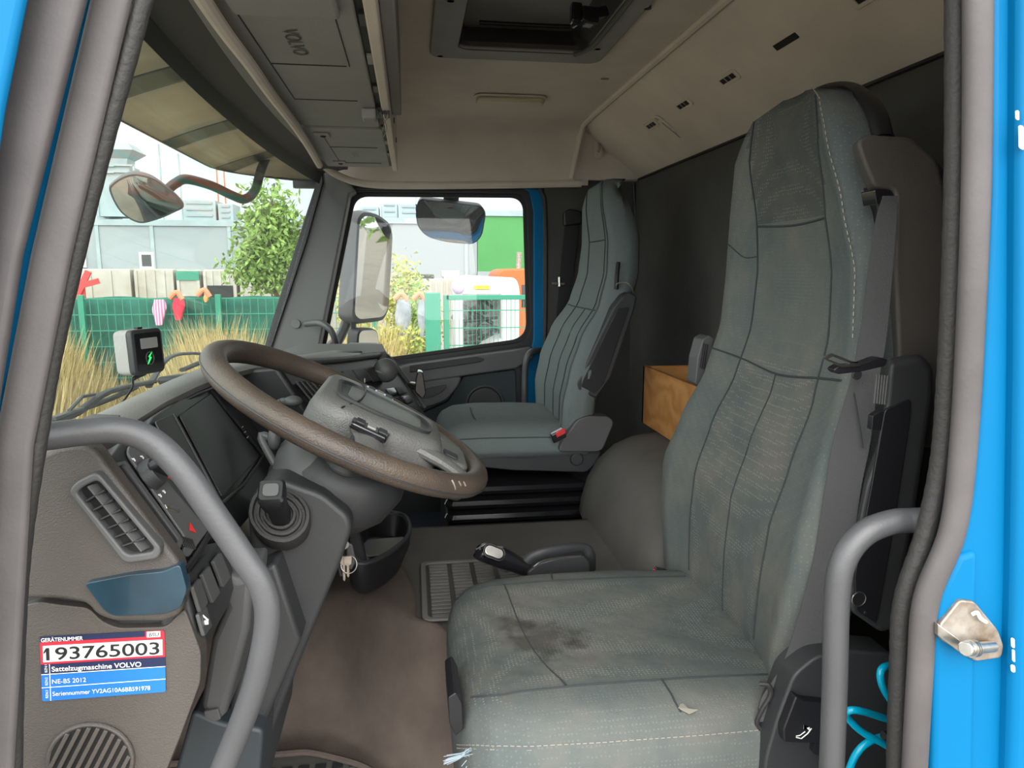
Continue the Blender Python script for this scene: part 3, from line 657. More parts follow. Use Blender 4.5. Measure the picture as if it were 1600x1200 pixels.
# --- lower rocker-switch panel facing the driver
G = [PY(286, 900, .676), PY(286, 900, .676)+V((-.008, .2, 0)), V((0, 0, 0)), V((0, 0, 0)), PY(314, 1022, .676)]
gn = (G[1]-G[0]).cross(G[4]-G[0]).normalized(); gn = gn if gn.x > 0 else -gn
def GP(px, py, off=0): return PP(px, py, G[0]+gn*off, gn)
gp = [GP(288, 905), GP(345, 846), GP(371, 903), GP(357, 950), GP(314, 1022)]
t = MB().prism(gp, -gn*.03).build('rocker_switch_panel', M['dark'], dash, bevel=.003)
for (x0, y0, x1, y1) in ((330, 872, 354, 915), (312, 893, 337, 940), (297, 912, 318, 955), (306, 955, 324, 992)):
    w_ = 10; o_ = MB().prism(roundpoly([GP(x0-w_*.2, y0+6, .002), GP(x0+w_, y0-8, .002), GP(x1+w_*.2, y1-12, .002), GP(x1-w_, y1+4, .002)], .003), gn*.004).build('rocker', M['grey'], t, bevel=.0015)
mb = MB(); q = GP(320, 965, .007); mb.tube([q+V((-.003, 0, .004)), q+V((.003, 0, -.003))], .0008, 5); mb.obox(q+V((.001, 0, -.005)), V((.002, 0, 0)), V((0, .001, 0)), V((0, 0, .002)))
mb.build('symbol', M['white'], t)
# chrome edge bar between both panels, knee trim below
MB().tube([GP(288, 893, .004), GP(310, 862, .004), GP(331, 824, .004)], .004, 8).build('edge_bar', M['gloss'], dash)
kn = [(326, 880), (372, 905), (395, 900), (388, 985), (352, 1118), (340, 1130), (312, 1108), (330, 1000), (352, 950)]
MB().prism(poly(kn, .83), (0, .10, 0)).build('knee_panel', M['grey'], dash, bevel=.008)
MB().prism(poly([(372, 905), (430, 880), (470, 1000), (415, 1130), (352, 1128), (390, 985)], .93), (0, .15, 0)).build('knee_bolster', M['dark'], dash, bevel=.006)
MB().prism(roundpoly(poly([(318, 1112), (340, 1108), (345, 1124), (334, 1128), (320, 1122)], .825), .002), (0, .01, 0)).build('clip', M['grey'], dash, bevel=.001)
# --- sticker
t = empty('label_sticker', PY(160, 1040, .671), 'red white and blue inventory sticker with the number 193765003', 'sticker')
so = .6712
def SP(u, v, off=0): 
    tl, tr, bl, br = PY(62, 995, so-off), PY(257, 985, so-off), PY(66, 1096, so-off), PY(259, 1081, so-off)
    return tl.lerp(tr, u).lerp(bl.lerp(br, u), v)
def patch(name, u0, u1, v0, v1, m, off, par, r=0): 
    P = [SP(u0, v0, off), SP(u1, v0, off), SP(u1, v1, off), SP(u0, v1, off)]
    return MB().prism(roundpoly(P, r) if r else P, (0, .0004, 0)).build(name, m, par)
bs = patch('sticker_base', 0, 1, 0, 1, M['redp'], .0002, t, .003)
patch('white_field', .02, .98, .145, .395, M['white'], .0006, t)
patch('navy_band', .0, 1, .43, .585, M['navy'], .0006, t); patch('navy_band', .0, .84, .0, .085, M['navy'], .0006, t)
patch('blue_band', .0, 1, .585, 1, M['bprint'], .0006, t, .002)
patch('white_tab', .855, .965, .01, .10, M['white'], .0006, t)
for v in (.585, .79): patch('rule', .0, 1, v-.004, v+.004, M['white'], .0009, t)
patch('rule', .065, .07, .43, 1, M['white'], .0009, t)
sr = (SP(1, 0)-SP(0, 0)).normalized(); su = (SP(0, 0)-SP(0, 1)).normalized()
LW = (SP(1, 0)-SP(0, 0)).length; LH = (SP(0, 1)-SP(0, 0)).length
def st(s, u, v, h, wd, m, **k): return text('lettering', s, SP(u, v, .0010), sr, su, h*LH, m, t, .0002, width=wd*LW, **k)
st('193765003', .045, .365, .19, .91, M['ink'], bold=.012)
MB().prism([SP(.024, .240, .0012), SP(.040, .192, .0012), SP(.048, .188, .0012), SP(.048, .225, .0012), SP(.024, .272, .0012)], (0, .0003, 0)).build('lettering', M['ink'], t)
st('GERÄTENUMMER', .01, .082, .058, .33, M['white'], bold=.01); st('BSU', .872, .086, .055, .08, M['ink'], bold=.01)
st('Sattelzugmaschine VOLVO', .085, .545, .075, .72, M['white'], bold=.012)
st('NE-BS 2012', .085, .735, .068, .27, M['white']); st('Seriennummer YV2AG10A6BB591978', .085, .925, .066, .79, M['white'])
for v, s in ((.55, 'BZN:1'), (.75, 'BZN:2'), (.95, 'BZN:3')):
    text('lettering', s, SP(.05, v, .0010), su, -sr, .035*LH, M['white'], t, .0002, width=.12*LH)
# --- round speaker grille in the lower panel
c = PY(142, 1188, .670)
rad = .0375
t = MB().tube([c+V((math.cos(a*math.pi/24)*rad, 0, math.sin(a*math.pi/24)*rad)) for a in range(48)], .0022, 8, closed=True).build('speaker_grille', M['dash'], dash)
MB().cyl(c+V((0, .003, 0)), c+V((0, -.0005, 0)), rad, n=40).build('grille_back', M['ink'], t)
mb = MB(); dd = V((.55, 0, 1)).normalized(); pp = V((1, 0, -.55)).normalized()
for k in range(-4, 5):
    o_ = k*.0075; hl = math.sqrt(max(0, (rad-.002)**2-o_*o_)); mb.obox(c+pp*o_+V((0, -.001, 0)), dd*hl, pp*.0019, V((0, .002, 0)))
mb.build('grille_bar', M['dash'], t, bevel=.0006)
# --- instrument cluster
A2, B2, D2 = PY(240, 650, .95), PY(345, 800, .95), PY(330, 612, 1.38)
cn = (B2-A2).cross(D2-A2).normalized(); cn = cn if cn.x > 0 else -cn
def KP(px, py, off=0): return PP(px, py, A2+cn*off, cn)
t = MB().prism([KP(215, 690), KP(240, 650), KP(282, 622), KP(330, 606), KP(370, 600), KP(470, 700), KP(430, 760), KP(380, 820), KP(330, 842)], -cn*.03).build('instrument_cluster', M['black'], dash, bevel=.003)
scr = mat('blank_display', (.020, .019, .022), .5)
MB().prism(roundpoly([KP(279, 650, .002), KP(327, 616, .002), KP(404, 714, .002), KP(345, 778, .002)], .006), cn*.003).build('display', scr, t, bevel=.001)
MB().prism(roundpoly([KP(240, 660, .002), KP(268, 648, .002), KP(336, 780, .002), KP(330, 830, .002), KP(318, 812, .002)], .006), cn*.003).build('left_gauge_window', scr, t, bevel=.001)
for a, b in (((270, 648), (343, 784)), ((329, 610), (412, 712))): MB().tube([KP(*a, .004), KP(*b, .004)], .0035, 8).build('divider', M['dark'], t)
MB().tube([KP(412, 712, .004), KP(380, 758, .004), KP(345, 788, .004)], .003, 8).build('divider', M['dark'], t)
q = MB().tube([KP(233, 716, .004), KP(247, 711, .004)], .0012, 6).build('needle', M['redb'], t)
MB().ball(KP(268, 742, .004), .005, .010, .005).build('needle_hub', M['redb'], t)
MB().prism(roundpoly([KP(350, 640, .002), KP(392, 634, .002), KP(450, 690, .002), KP(418, 712, .002)], .006), cn*.004).build('right_gauge_window', M['dark'], t, bevel=.001)
mb = MB()
for i in range(6): q = KP(408+i*5, 664+i*5, .010); mb.tube([q, q+V((.004, .010, .004))], .0008, 5)
for i in range(3): q = KP(378+i*4, 668+i*8, .008); mb.tube([q, q+V((.0, .012, .0))], .0006, 5)
mb.build('scale_mark', M['white'], t)
# light line of the hood's inner edge
MB().tube(catmull([(-.355, .88, -.214), (-.357, .95, -.204), (-.359, 1.05, -.199), (-.360, 1.2, -.200), (-.361, 1.33, -.206)], 6), .004, 8).build('hood_edge', M['dark'], dash)
# --- column stalks
def stalk(label, pts, r, tip):
    t = empty('column_stalk', pts[0], label, 'stalk')
    MB().tube(catmull(pts, 5), r, 10).build('stalk_arm', M['grey'], t)
    MB().ball(pts[-1], *tip).build('stalk_tip', M['grey'], t)
stalk('grey column stalk seen between the wheel rim and the vents', [V((-.20, 1.27, -.30)), PY(436, 634, 1.42), PY(458, 627, 1.42)], .008, (.018, .014, .011))
stalk('short dark column stalk knob below the wheel rim', [V((-.20, 1.10, -.32)), PY(408, 684, 1.12), PY(428, 686, 1.12)], .006, (.010, .012, .018))
# --- centre console turned towards the driver
TL, TR, BR = V((-.285, 1.55, -.195)), PY(603, 549, 2.3), PY(668, 652, 2.3)
kn_ = (TR-TL).cross(BR-TR).normalized(); kn_ = kn_ if kn_.x > 0 else -kn_
def CP(px, py, off=0): return PP(px, py, TR+kn_*off, kn_)
BL = TL+(BR-TR)*1.05
con = MB().loft([[TL, BL, BL+V((-.25, 0, -.10)), TL+V((-.25, 0, -.02))], [TR, BR, BR+V((-.30, .05, -.10)), TR+V((-.30, .05, -.02))]]).build('centre_console', M['black'], dash, bevel=.010, seg=4)
MB().tube(catmull([TL+V((0, 0, .004)), CP(540, 561, .004), CP(585, 556, .004), CP(604, 556, .004), CP(632, 590, .004), CP(664, 636, .004)], 5), .008, 10).build('console_rim', M['grey'], con)
# vents: vertical slats
vv = MB().prism(roundpoly([CP(462, 598, .001), CP(500, 592, .001), CP(560, 655, .001), CP(530, 670, .001)], .01), kn_*.004).build('vent_box', M['ink'], con)
mb = MB()
for k in range(9): mb.tube([CP(462+k*8, 596+k*.3, .005), CP(508+k*9.5, 652+k*.3, .005)], .0022, 6)
mb.build('vent_slat', M['grey'], con)
for k, (x0, w_) in enumerate(((515, 14), (532, 14), (549, 17), (568, 14))):
    P = [CP(x0, 583-k*2, .002), CP(x0+w_, 580-k*2, .002), CP(x0+w_+14, 600-k*2, .002), CP(x0+14, 604-k*2, .002)]
    MB().prism(roundpoly(P, .004), kn_*.005).build('rocker', M['dark'], con, bevel=.0015)
mb = MB(); q = CP(570, 597, .009); vv_ = V((0, 1, 0))
mb.tube([q+V((0, math.cos(a)*.008, math.sin(a)*.006+.004)) for a in [i*.63 for i in range(10)]], .0009, 5, closed=True); mb.tube([q+V((0, -.008, -.008)), q+V((0, .010, -.008))], .0009, 5)
mb.build('symbol', M['white'], con)
for i in range(4):
    for j in range(3):
        x0, y0 = 572+i*15+j*9, 612-i*2+j*14
        MB().prism(roundpoly([CP(x0, y0, .002), CP(x0+12, y0-2, .002), CP(x0+19, y0+8, .002), CP(x0+7, y0+11, .002)], .003), kn_*.003).build('push_button', M['dark'] if (i+j) % 2 else M['gloss'], con, bevel=.001)
mb = MB()
for x0, y0 in ((605, 618), (612, 626), (600, 632)): q = CP(x0, y0, .006); mb.tube([q, q+V((0, .010, 0))], .0010, 5)
mb.build('button_mark', mat('violet_mark', (.45, .42, .7), .5), con)
t = con
q = CP(600, 580, .02)
MB().cyl(CP(600, 580), q, .010, .014).build('brake_knob_stem', M['dark'], t); MB().ball(q+kn_*.006, .036, .036, .036, 20).build('brake_knob', M['grey'], t)
MB().tube([q+kn_*-.004+V((math.cos(a*.3)*.030, math.sin(a*.3)*.034, -math.cos(a*.3)*.010)) for a in range(21)], .004, 8, closed=True).build('brake_knob_ring', M['steel'], t)
t = empty('phone_holder', PY(655, 600, 2.2), 'black clamp phone holder clipped to the right edge of the console', 'holder')
MB().prism(roundpoly(poly([(653, 580), (661, 582), (666, 615), (660, 624), (648, 612), (650, 590)], 2.2), .006), (0, .05, 0)).build('holder_clamp', M['gloss'], t, bevel=.004)
MB().cyl(PY(642, 602, 2.25), PY(656, 604, 2.22), .012, n=16).build('holder_joint', M['steel'], t, bevel=.002)
# --- open bin / cup holder at the foot of the console with the steering column well
t = empty('cup_holder', PY(600, 840, 1.62), 'open black cup holder bin at the foot of the dashboard', 'cup holder')
rim_ = [PY(x, y, d) for x, y, d in ((556, 812, 1.55), (575, 802, 1.72), (612, 801, 1.78), (632, 806, 1.76), (640, 822, 1.66), (634, 842, 1.56), (600, 868, 1.46), (560, 880, 1.42), (540, 850, 1.46))]
rim_ = catmull(rim_, 4, True)
cz_ = sum((p for p in rim_), V((0, 0, 0)))/len(rim_)
inner_ = [cz_+(p-cz_)*.90 for p in rim_]; floor_ = [cz_+(p-cz_)*.72+V((0, 0, -.05)) for p in rim_]; under = [cz_+(p-cz_)*.80+V((-.01, 0, -.085)) for p in rim_]
outm = [p+V((0, 0, -.03)) for p in rim_]
MB().loft([under, outm, rim_, inner_, floor_]).build('bin', M['black'], t, ang=50, bevel=.002)
MB().tube(rim_, .0055, 8, closed=True).build('bin_rim', M['dark'], t)
MB().prism([cz_+V((-.045, -.04, -.048)), cz_+V((.045, -.03, -.048)), cz_+V((.05, .07, -.048)), cz_+V((-.04, .06, -.048))], (0, 0, .006)).build('bin_liner', M['locker'], t, bevel=.003)
MB().prism([PY(528, 812, 1.52), PY(556, 812, 1.52), PY(575, 880, 1.45), PY(530, 905, 1.42), PY(520, 860, 1.45)], (-.02, .16, 0)).build('bin_bracket', M['dark'], t, bevel=.006)
# --- key ring on the column
kq = PY(543, 858, 1.02)
t = empty('key_ring', kq, 'bunch of keys on a ring hanging below the steering column', 'keys')
MB().tube([kq+V((.001+math.cos(a*.3)*.0115, math.sin(a*.3)*.004, -.024+math.sin(a*.3)*.012)) for a in range(21)], .0009, 6, closed=True).build('ring', M['steel'], t)
for dx, ln in ((-.006, .036), (.0, .030)):
    c = kq+V((dx, -.004-dx*.3, -.010))
    k_ = MB().prism(roundpoly([c+V((-.006, 0, 0)), c+V((.006, 0, 0)), c+V((.005, 0, -.012)), c+V((.0018, 0, -.014)), c+V((.0016, 0, -ln)), c+V((0, 0, -ln-.003)), c+V((-.002, 0, -ln)), c+V((-.0018, 0, -.014)), c+V((-.005, 0, -.012))], .001, 2), (0, .0016, 0)).build('key', M['rust'], t, bevel=.0003)
MB().prism(roundpoly([kq+V((x, .004, z)) for x, z in ((-.002, .008), (.007, .006), (.011, -.022), (.004, -.036), (-.003, -.030))], .004), (0, .006, 0)).build('key_fob', M['dark'], t, bevel=.002)
MB().cyl(kq+V((-.004, 0, .006)), kq+V((-.014, .02, .010)), .007, n=14).build('ignition_barrel', M['steel'], t)

# ================================================================== STEERING WHEEL AND COLUMN
CW = V((-.099, 1.150, -.228)); TH = .4825
wu, wv_, wn = V((math.cos(TH), 0, -math.sin(TH))), V((0, 1, 0)), V((math.sin(TH), 0, math.cos(TH)))
def Wp(u, v, h=0): return CW+wu*u+wv_*v+wn*h
sw = empty('steering_wheel', CW, 'large brown-worn truck steering wheel with grey hub pad', 'steering wheel')
MB().tube([Wp(.225*math.cos(a*math.pi/40), .225*math.sin(a*math.pi/40)) for a in range(80)], .019, 16, closed=True, up=wn).build('rim', M['wheel'], sw)
wear = MB()
for a0, l_ in ((-9, 5), (-5, 3), (-2, 3)):
    wear.tube([Wp((.225+.0188*math.sin(R(40+b*10)))*math.cos(R(a0-38+b*.6)), (.225+.0188*math.sin(R(40+b*10)))*math.sin(R(a0-38+b*.6)), .0188*math.cos(R(40+b*10))) for b in range(l_)], .0016, 6)
wear.build('worn_patch', M['rust'], sw)
MB().tube([Wp(.243*math.cos(a*math.pi/40), .243*math.sin(a*math.pi/40), -.004) for a in range(80)], .0016, 5, closed=True).build('rim_seam', M['dark'], sw)
half = [(-.062, .0), (-.060, .09), (-.050, .125), (-.018, .150), (.000, .212), (.030, .212), (.052, .165), (.092, .125), (.135, .105), (.205, .085), (.218, .03)]
pl = half+[(u, -v) for u, v in half[::-1] if v > 0]
P = roundpoly([Wp(u, v, -.006) for u, v in pl], .018, 4)
MB().prism(P, -wn*.030).build('spoke_plate', M['dark'], sw, bevel=.006)
pad = roundpoly([Wp(u, v, .0) for u, v in ((-.066, -.105), (-.066, .105), (-.03, .125), (.06, .118), (.150, .085), (.150, -.085), (.06, -.118), (-.03, -.125))], .03, 5)
r0 = pad; cpd = Wp(.040, 0)
def sc_(k, h): return [cpd+(p-cpd)*k+wn*h for p in pad]
hb = MB().loft([sc_(1.0, -.012), sc_(1.0, .012), sc_(.97, .026), sc_(.90, .034), sc_(.75, .037), sc_(.4, .040)]).build('hub_pad', M['hub'], sw, ang=60)
inset = roundpoly([Wp(u, v, .0375) for u, v in ((-.035, -.095), (-.045, .02), (-.03, .045), (.11, .035), (.125, -.02), (.115, -.07), (.03, -.095))], .02, 4)
ic = sum(inset, V((0, 0, 0)))/len(inset)
MB().loft([[p+wn*.0 for p in inset], [p+wn*.004 for p in inset], [ic+(p-ic)*.93+wn*.004 for p in inset], [ic+(p-ic)*.90+wn*.001 for p in inset]]).build('pad_recess', M['dark'], sw, ang=50)
# grooved fold along the pad, spoke arms, lower crossbar
MB().tube(catmull([Wp(-.02, -.119, .030), Wp(.0, -.06, .041), Wp(.0, .06, .041), Wp(-.02, .119, .030)], 5), .0016, 6).build('pad_seam', M['black'], sw)
for s in (-1, 1):
    MB().tube(catmull([Wp(.02, .10*s, .012), Wp(.035, .16*s, .010), Wp(.045, .215*s, .0)], 5), [.024]*5+[.022]*5+[.016], 12, flat=.5, up=wn).build('spoke', M['hub'], sw)
    MB().tube(catmull([Wp(.085, .075*s, .014), Wp(.15, .082*s, .012), Wp(.205, .080*s, .0)], 5), [.022]*5+[.020]*5+[.018], 12, flat=.5, up=wn).build('spoke', M['hub'], sw)
    b_ = MB().prism(roundpoly([Wp(u, v*s, .018) for u, v in ((.0, .128), (.0, .165), (.055, .165), (.06, .128))], .006), wn*.010).build('button_pod', M['gloss'], sw, bevel=.003)
    for k in range(3): MB().prism(roundpoly([Wp(.006+k*.017, s*v, .028) for v in (.134, .158)]+[Wp(.019+k*.017, s*v, .028) for v in (.158, .134)], .002), wn*.003).build('button', M['locker'] if k == 1 else M['dark'], b_, bevel=.001)
MB().prism(roundpoly([Wp(u, v, .0) for u, v in ((.105, -.07), (.105, .07), (.20, .06), (.20, -.06))], .02), wn*.016).build('lower_cover', M['hub'], sw, bevel=.006)
MB().prism(roundpoly([Wp(u, v, .016) for u, v in ((.155, -.045), (.155, -.015), (.18, -.015), (.18, -.045))], .006), wn*.003).build('horn_button', M['dark'], sw, bevel=.001)
text('lettering', 'VOLVO', Wp(-.028, -.035, .040), wv_, -wu, .014, M['dark'], sw, .0006, width=.075, bold=.003)
# column pod
col = empty('steering_column', Wp(.0, 0, -.12), 'dark steering column shroud and tapered pedestal below the wheel', 'steering column')
def pod(h, a, b, du, n=28): return [Wp(du+a*math.copysign(abs(math.cos(i*2*math.pi/n))**.8, math.cos(i*2*math.pi/n)), b*math.copysign(abs(math.sin(i*2*math.pi/n))**.8, math.sin(i*2*math.pi/n)), h) for i in range(n)]
MB().loft([pod(-.036, .07, .10, .035), pod(-.05, .09, .13, .035), pod(-.08, .100, .140, .03), pod(-.12, .100, .135, .02), pod(-.155, .085, .11, .01), pod(-.175, .06, .08, .0)]).build('column_pod', M['dark'], col, ang=60)
MB().loft([pod(-.028, .05, .080, .005), pod(-.05, .065, .115, -.002), pod(-.09, .075, .13, -.005), pod(-.13, .065, .12, -.01)]).build('pod_shoulder', M['grey'], col, ang=60)
ped = roundpoly(poly([(386, 800), (396, 768), (436, 748), (505, 772), (545, 806), (550, 826), (532, 880), (470, 1030), (424, 1150), (400, 1290), (290, 1290), (330, 1130), (378, 985), (392, 880)], .98), .012, 4)
MB().prism(ped, (0, .24, 0)).build('pedestal', M['dark'], col, bevel=.02, seg=5)
MB().prism(roundpoly(poly([(300, 1110), (345, 1130), (412, 1140), (400, 1290), (250, 1290)], .90), .01), (0, .3, 0)).build('pedestal_foot', mat('dark_teal_plastic', (.028, .036, .042), .5), col, bevel=.01)
# lever with bellows on the pedestal
nn = V((.10, -.80, .60)).normalized(); lo = PY(436, 806, .965)
def LP(px, py, off=0): return PP(px, py, lo+nn*off, nn)
t = empty('column_lever', lo, 'black square lever with stepped rubber gaiter on the column pedestal', 'lever')
cx0, cy0 = 437, 806
def sq(k, off): 
    base = [(386, 812), (394, 775), (420, 758), (466, 770), (487, 800), (480, 832), (452, 852), (412, 846)]
    P = roundpoly([LP(cx0+(x-cx0)*k, cy0+(y-cy0)*k, 0) for x, y in base], .022, 4); return [p+nn*off for p in P]
MB().loft([sq(1.02, -.03), sq(1.02, .002), sq(.98, .006), sq(.88, .007), sq(.84, .001), sq(.76, .001), sq(.74, .007), sq(.66, .008), sq(.63, .003), sq(.56, .003), sq(.54, .010), sq(.46, .011), sq(.43, .006), sq(.36, .006), sq(.34, .013), sq(.20, .016)]).build('gaiter', M['rubber'], t, ang=25)
a = LP(440, 808, .008); tp = PY(424, 768, .90)
axl = (tp-a).normalized(); sx_ = axl.cross(V((0, 1, 0))).normalized(); sy_ = axl.cross(sx_)
def rc(c, a1, b1): return [c+sx_*x+sy_*y for x, y in rrect(-a1, a1, -b1, b1, .005, 3)]
MB().loft([rc(a, .012, .012), rc(a.lerp(tp, .5), .012, .012), rc(a.lerp(tp, .62), .014, .015), rc(tp, .0165, .016), rc(tp+axl*.004, .014, .013)]).build('lever_grip', M['black'], t, ang=40)
MB().prism([p+axl*.004 for p in rc(tp, .010, .009)], axl*.002).build('lever_cap', M['grey'], t, bevel=.001)

# ================================================================== GRAB HANDLES
T(MB().tube(catmull([PY(0, 672, .60), PY(60, 682, .615), PY(120, 676, .63), PY(185, 672, .64), PY(238, 690, .645), PY(285, 735, .645), PY(330, 798, .645), PY(378, 868, .645), PY(408, 915, .645), PY(418, 965, .645), PY(406, 1040, .645), PY(385, 1110, .645), PY(345, 1210, .645), PY(318, 1290, .64)], 8), .0118, 18).build('grab_handle', M['handle']),
  'thick bent grey grab handle sweeping down in front of the dashboard end', 'grab handle')
T(MB().tube(catmull([PY(1470, 812, .61), PY(1430, 813, .635), PY(1392, 816, .64), PY(1350, 834, .64), PY(1320, 872, .64), PY(1308, 930, .64), PY(1304, 1080, .64), PY(1296, 1290, .64)], 8), .0128, 18).build('grab_handle', M['handle']),
  'upright grey grab handle beside the driver seat at the right door pillar', 'grab handle')
T(MB().tube(catmull([PY(478, 506, 2.80), PY(500, 505, 2.72), PY(516, 515, 2.70), PY(524, 532, 2.72), PY(528, 545, 2.78)], 6), .012, 12).build('grab_handle', M['handle']),
  'short curved grab handle on the far windscreen pillar', 'grab handle')
T(MB().tube(catmull([PY(852, 547, 2.92), PY(832, 549, 2.86), PY(823, 560, 2.85), PY(820, 585, 2.85), PY(820, 640, 2.85), PY(822, 700, 2.92)], 6), .013, 12).build('grab_handle', M['handle']),
  'slim upright grab handle behind the passenger door beside the passenger seat', 'grab handle')
# ================================================================== TOLL BOX ON THE WINDSCREEN
bc = PY(224, 549, 1.45)
t = empty('onboard_unit', bc, 'small silver and black onboard unit with green light mounted at the windscreen', 'device')
ax = V((.80, .60, .0)).normalized(); az = V((.06, .0, 1)).normalized(); ay = az.cross(ax).normalized()
if ay.y > 0: ay = -ay     # ay points to the driver's door
ns_ = (ax*.9+ay*.0)
pl_ = [bc+ay*a+az*b for a, b in rrect(-.026, .026, -.042, .042, .010, 4)]
sc0 = V((.92, -.38, .04)).normalized(); e1 = V((.38, .92, 0)).normalized(); e2 = e1.cross(sc0); e2 = e2 if e2.z > 0 else -e2
bc2 = bc
def bx(k, h): return [bc2+sc0*h+e1*a*k+e2*b*k for a, b in rrect(-.040, .040, -.043, .043, .010, 4)]
MB().loft([bx(.78, -.034), bx(.95, -.030), bx(1., -.018), bx(1., .000)]).build('housing', M['locker'], t, ang=50)
MB().loft([bx(1., .002), bx(1., .010), bx(.96, .012)]).build('front_frame', M['dark'], t, ang=50)
MB().prism([bc2+sc0*.0125+e1*a+e2*b for a, b in rrect(-.033, .033, -.036, .036, .004, 3)], sc0*.001).build('screen', M['gloss'], t)
MB().prism([bc2+sc0*.0136+e1*a+e2*b for a, b in rrect(-.020, .024, .006, .026, .002, 2)], sc0*.0004).build('display_window', M['locker'], t)
MB().prism([bc2+sc0*.0138+e1*a+e2*b for a, b in ((-.006, -.024), (.004, -.012), (-.001, -.012), (.007, -.001), (-.004, -.010), (.000, -.011), (-.008, -.024))], sc0*.0004).build('green_light', mat('green_led', (.02, .8, .1), .5, emit=(.02, 1, .12, 1.6)), t)
MB().tube([bc2+sc0*.0138+e1*math.cos(a*.4)*.010+e2*(math.sin(a*.4)*.012-.013) for a in range(16)], .0010, 5, closed=True).build('dial_ring', M['grey'], t)
MB().obox(bc2+e2*.045-sc0*.006, e1*.006, e2*.002, sc0*.004).build('top_button', M['black'], t)
MB().tube(catmull([bc2-e2*.042, PY(209, 592, 1.44), PY(207, 605, 1.42), PY(196, 622, 1.38), PY(186, 634, 1.32)], 6), [.004]*7+[.0022]*18, 8).build('cable', M['black'], t)
# ================================================================== SEATS
def interp(tab, z, k):
    tab = sorted(tab)
    if z <= tab[0][0]: return tab[0][k]
    for a, b in zip(tab, tab[1:]):
        if z <= b[0]:
            t = (z-a[0])/(b[0]-a[0]); t = t*t*(3-2*t)*.35+t*.65; return a[k]*(1-t)+b[k]*t
    return tab[-1][k]
class Back:
    def __init__(s, tab, yc, rec, th, hw): s.tab, s.yc, s.rec, s.th, s.hw = tab, yc, rec, th, hw
    def xf(s, z): return interp(s.tab, z, 1)
    def w(s, z): return interp(s.tab, z, 2)
    def front(s, y, z, off=0):                # y relative to the centre line
        w = s.w(z); r = s.rec*min(1, w/.2)
        return V((s.xf(z)+r*(1-min(1, abs(y)/w)**2.6)-off, s.yc+y, z))
    def ring(s, z):
        w, x = s.w(z), s.xf(z); th = s.th*min(1, (w/.15))
        fr = [s.front(w*k/10, z) for k in range(-10, 11)]
        sd = [(.006, .010), (.025, .020), (.06, .026), (th*.62, .024), (th*.85, .010), (th, -.03)]
        R_ = [V((x+a, s.yc+w+b, z)) for a, b in sd]; L_ = [V((x+a, s.yc-w-b, z)) for a, b in sd[::-1]]
        return fr+R_+[V((x+th*1.04, s.yc, z))]+L_
    def build(s, name, mats, parent, head_z, mid_z):
        zs = []; z = s.tab[0][0]; z0 = min(t[0] for t in s.tab); z1 = max(t[0] for t in s.tab); n = 44
        zs = [z0+(z1-z0)*(i/n) for i in range(n+1)]
        mb = MB(); rings = [s.ring(z) for z in zs]; mb.loft(rings)
        o = mb.build(name, mats, parent, ang=180)
        for p in o.data.polygons:
            c = p.center; p.material_index = 0
            if p.normal.x < -.5 and abs(c.y-s.yc) < s.hw(c.z):
                p.material_index = 2 if c.z > head_z else (1 if c.z < mid_z else 0)
        return o
    def seam(s, pts, m, r, parent, name='seam', n=6):
        P = catmull([V((0, y, z)) for y, z in pts], n); P = [s.front(p.y, p.z, .0012) for p in P]
        return MB().tube(P, r, 6).build(name, m, parent)
def dashes(P, r, ln, gap, m, parent, name='stitching'):
    """a row of short stitches along a polyline"""
    mb = MB(); L_ = 0; on = True; seg = [P[0]]; 
    for a, b in zip(P, P[1:]):
        d = (b-a).length
        n = max(1, int(d/.0015))
        for i in range(n):
            q = a.lerp(b, (i+1)/n); L_ += d/n
            lim = ln if on else gap
            if on: seg.append(q)
            if L_ > lim:
                if on and len(seg) > 1: mb.tube([seg[0], seg[-1]], r, 4)
                on = not on; L_ = 0; seg = [q]
    return mb.build(name, m, parent, flatshade=True)

def cushion(name, mats, parent, prof, yc, zb, ztop, hwp):
    """prof: (x, half width, top z)"""
    rings = []
    xs = [p[0] for p in prof]; N_ = 34
    for i in range(N_+1):
        x = xs[0]+(xs[-1]-xs[0])*(i/N_)**1.5
        w = interp(prof, x, 1); zt = interp(prof, x, 2)
        base = [(-w+.012, zb), (-w-.004, zb+.05), (-w-.012, ztop-.085), (-w-.008, ztop-.055), (-w+.004, ztop-.030), (-w+.022, ztop-.010), (-w+.05, ztop), (-w*.62, ztop+.002), (-w*.35, ztop-.006), (0, ztop-.010)]
        full = base+[(-a, b) for a, b in base[:-1][::-1]]
        k = (zt-zb)/(ztop-zb)
        rings.append([V((x, yc+a, zb+(b-zb)*k)) for a, b in full])
    o = MB().loft(rings).build(name, mats, parent, ang=180)
    for p in o.data.polygons:
        c = p.center; p.material_index = 1 if (p.normal.z > .5 and abs(c.y-yc) < hwp and c.x > xs[0]+.0) else 0
    s_ = o.modifiers.new('sub', 'SUBSURF'); s_.levels = 1; s_.render_levels = 1
    return o, rings

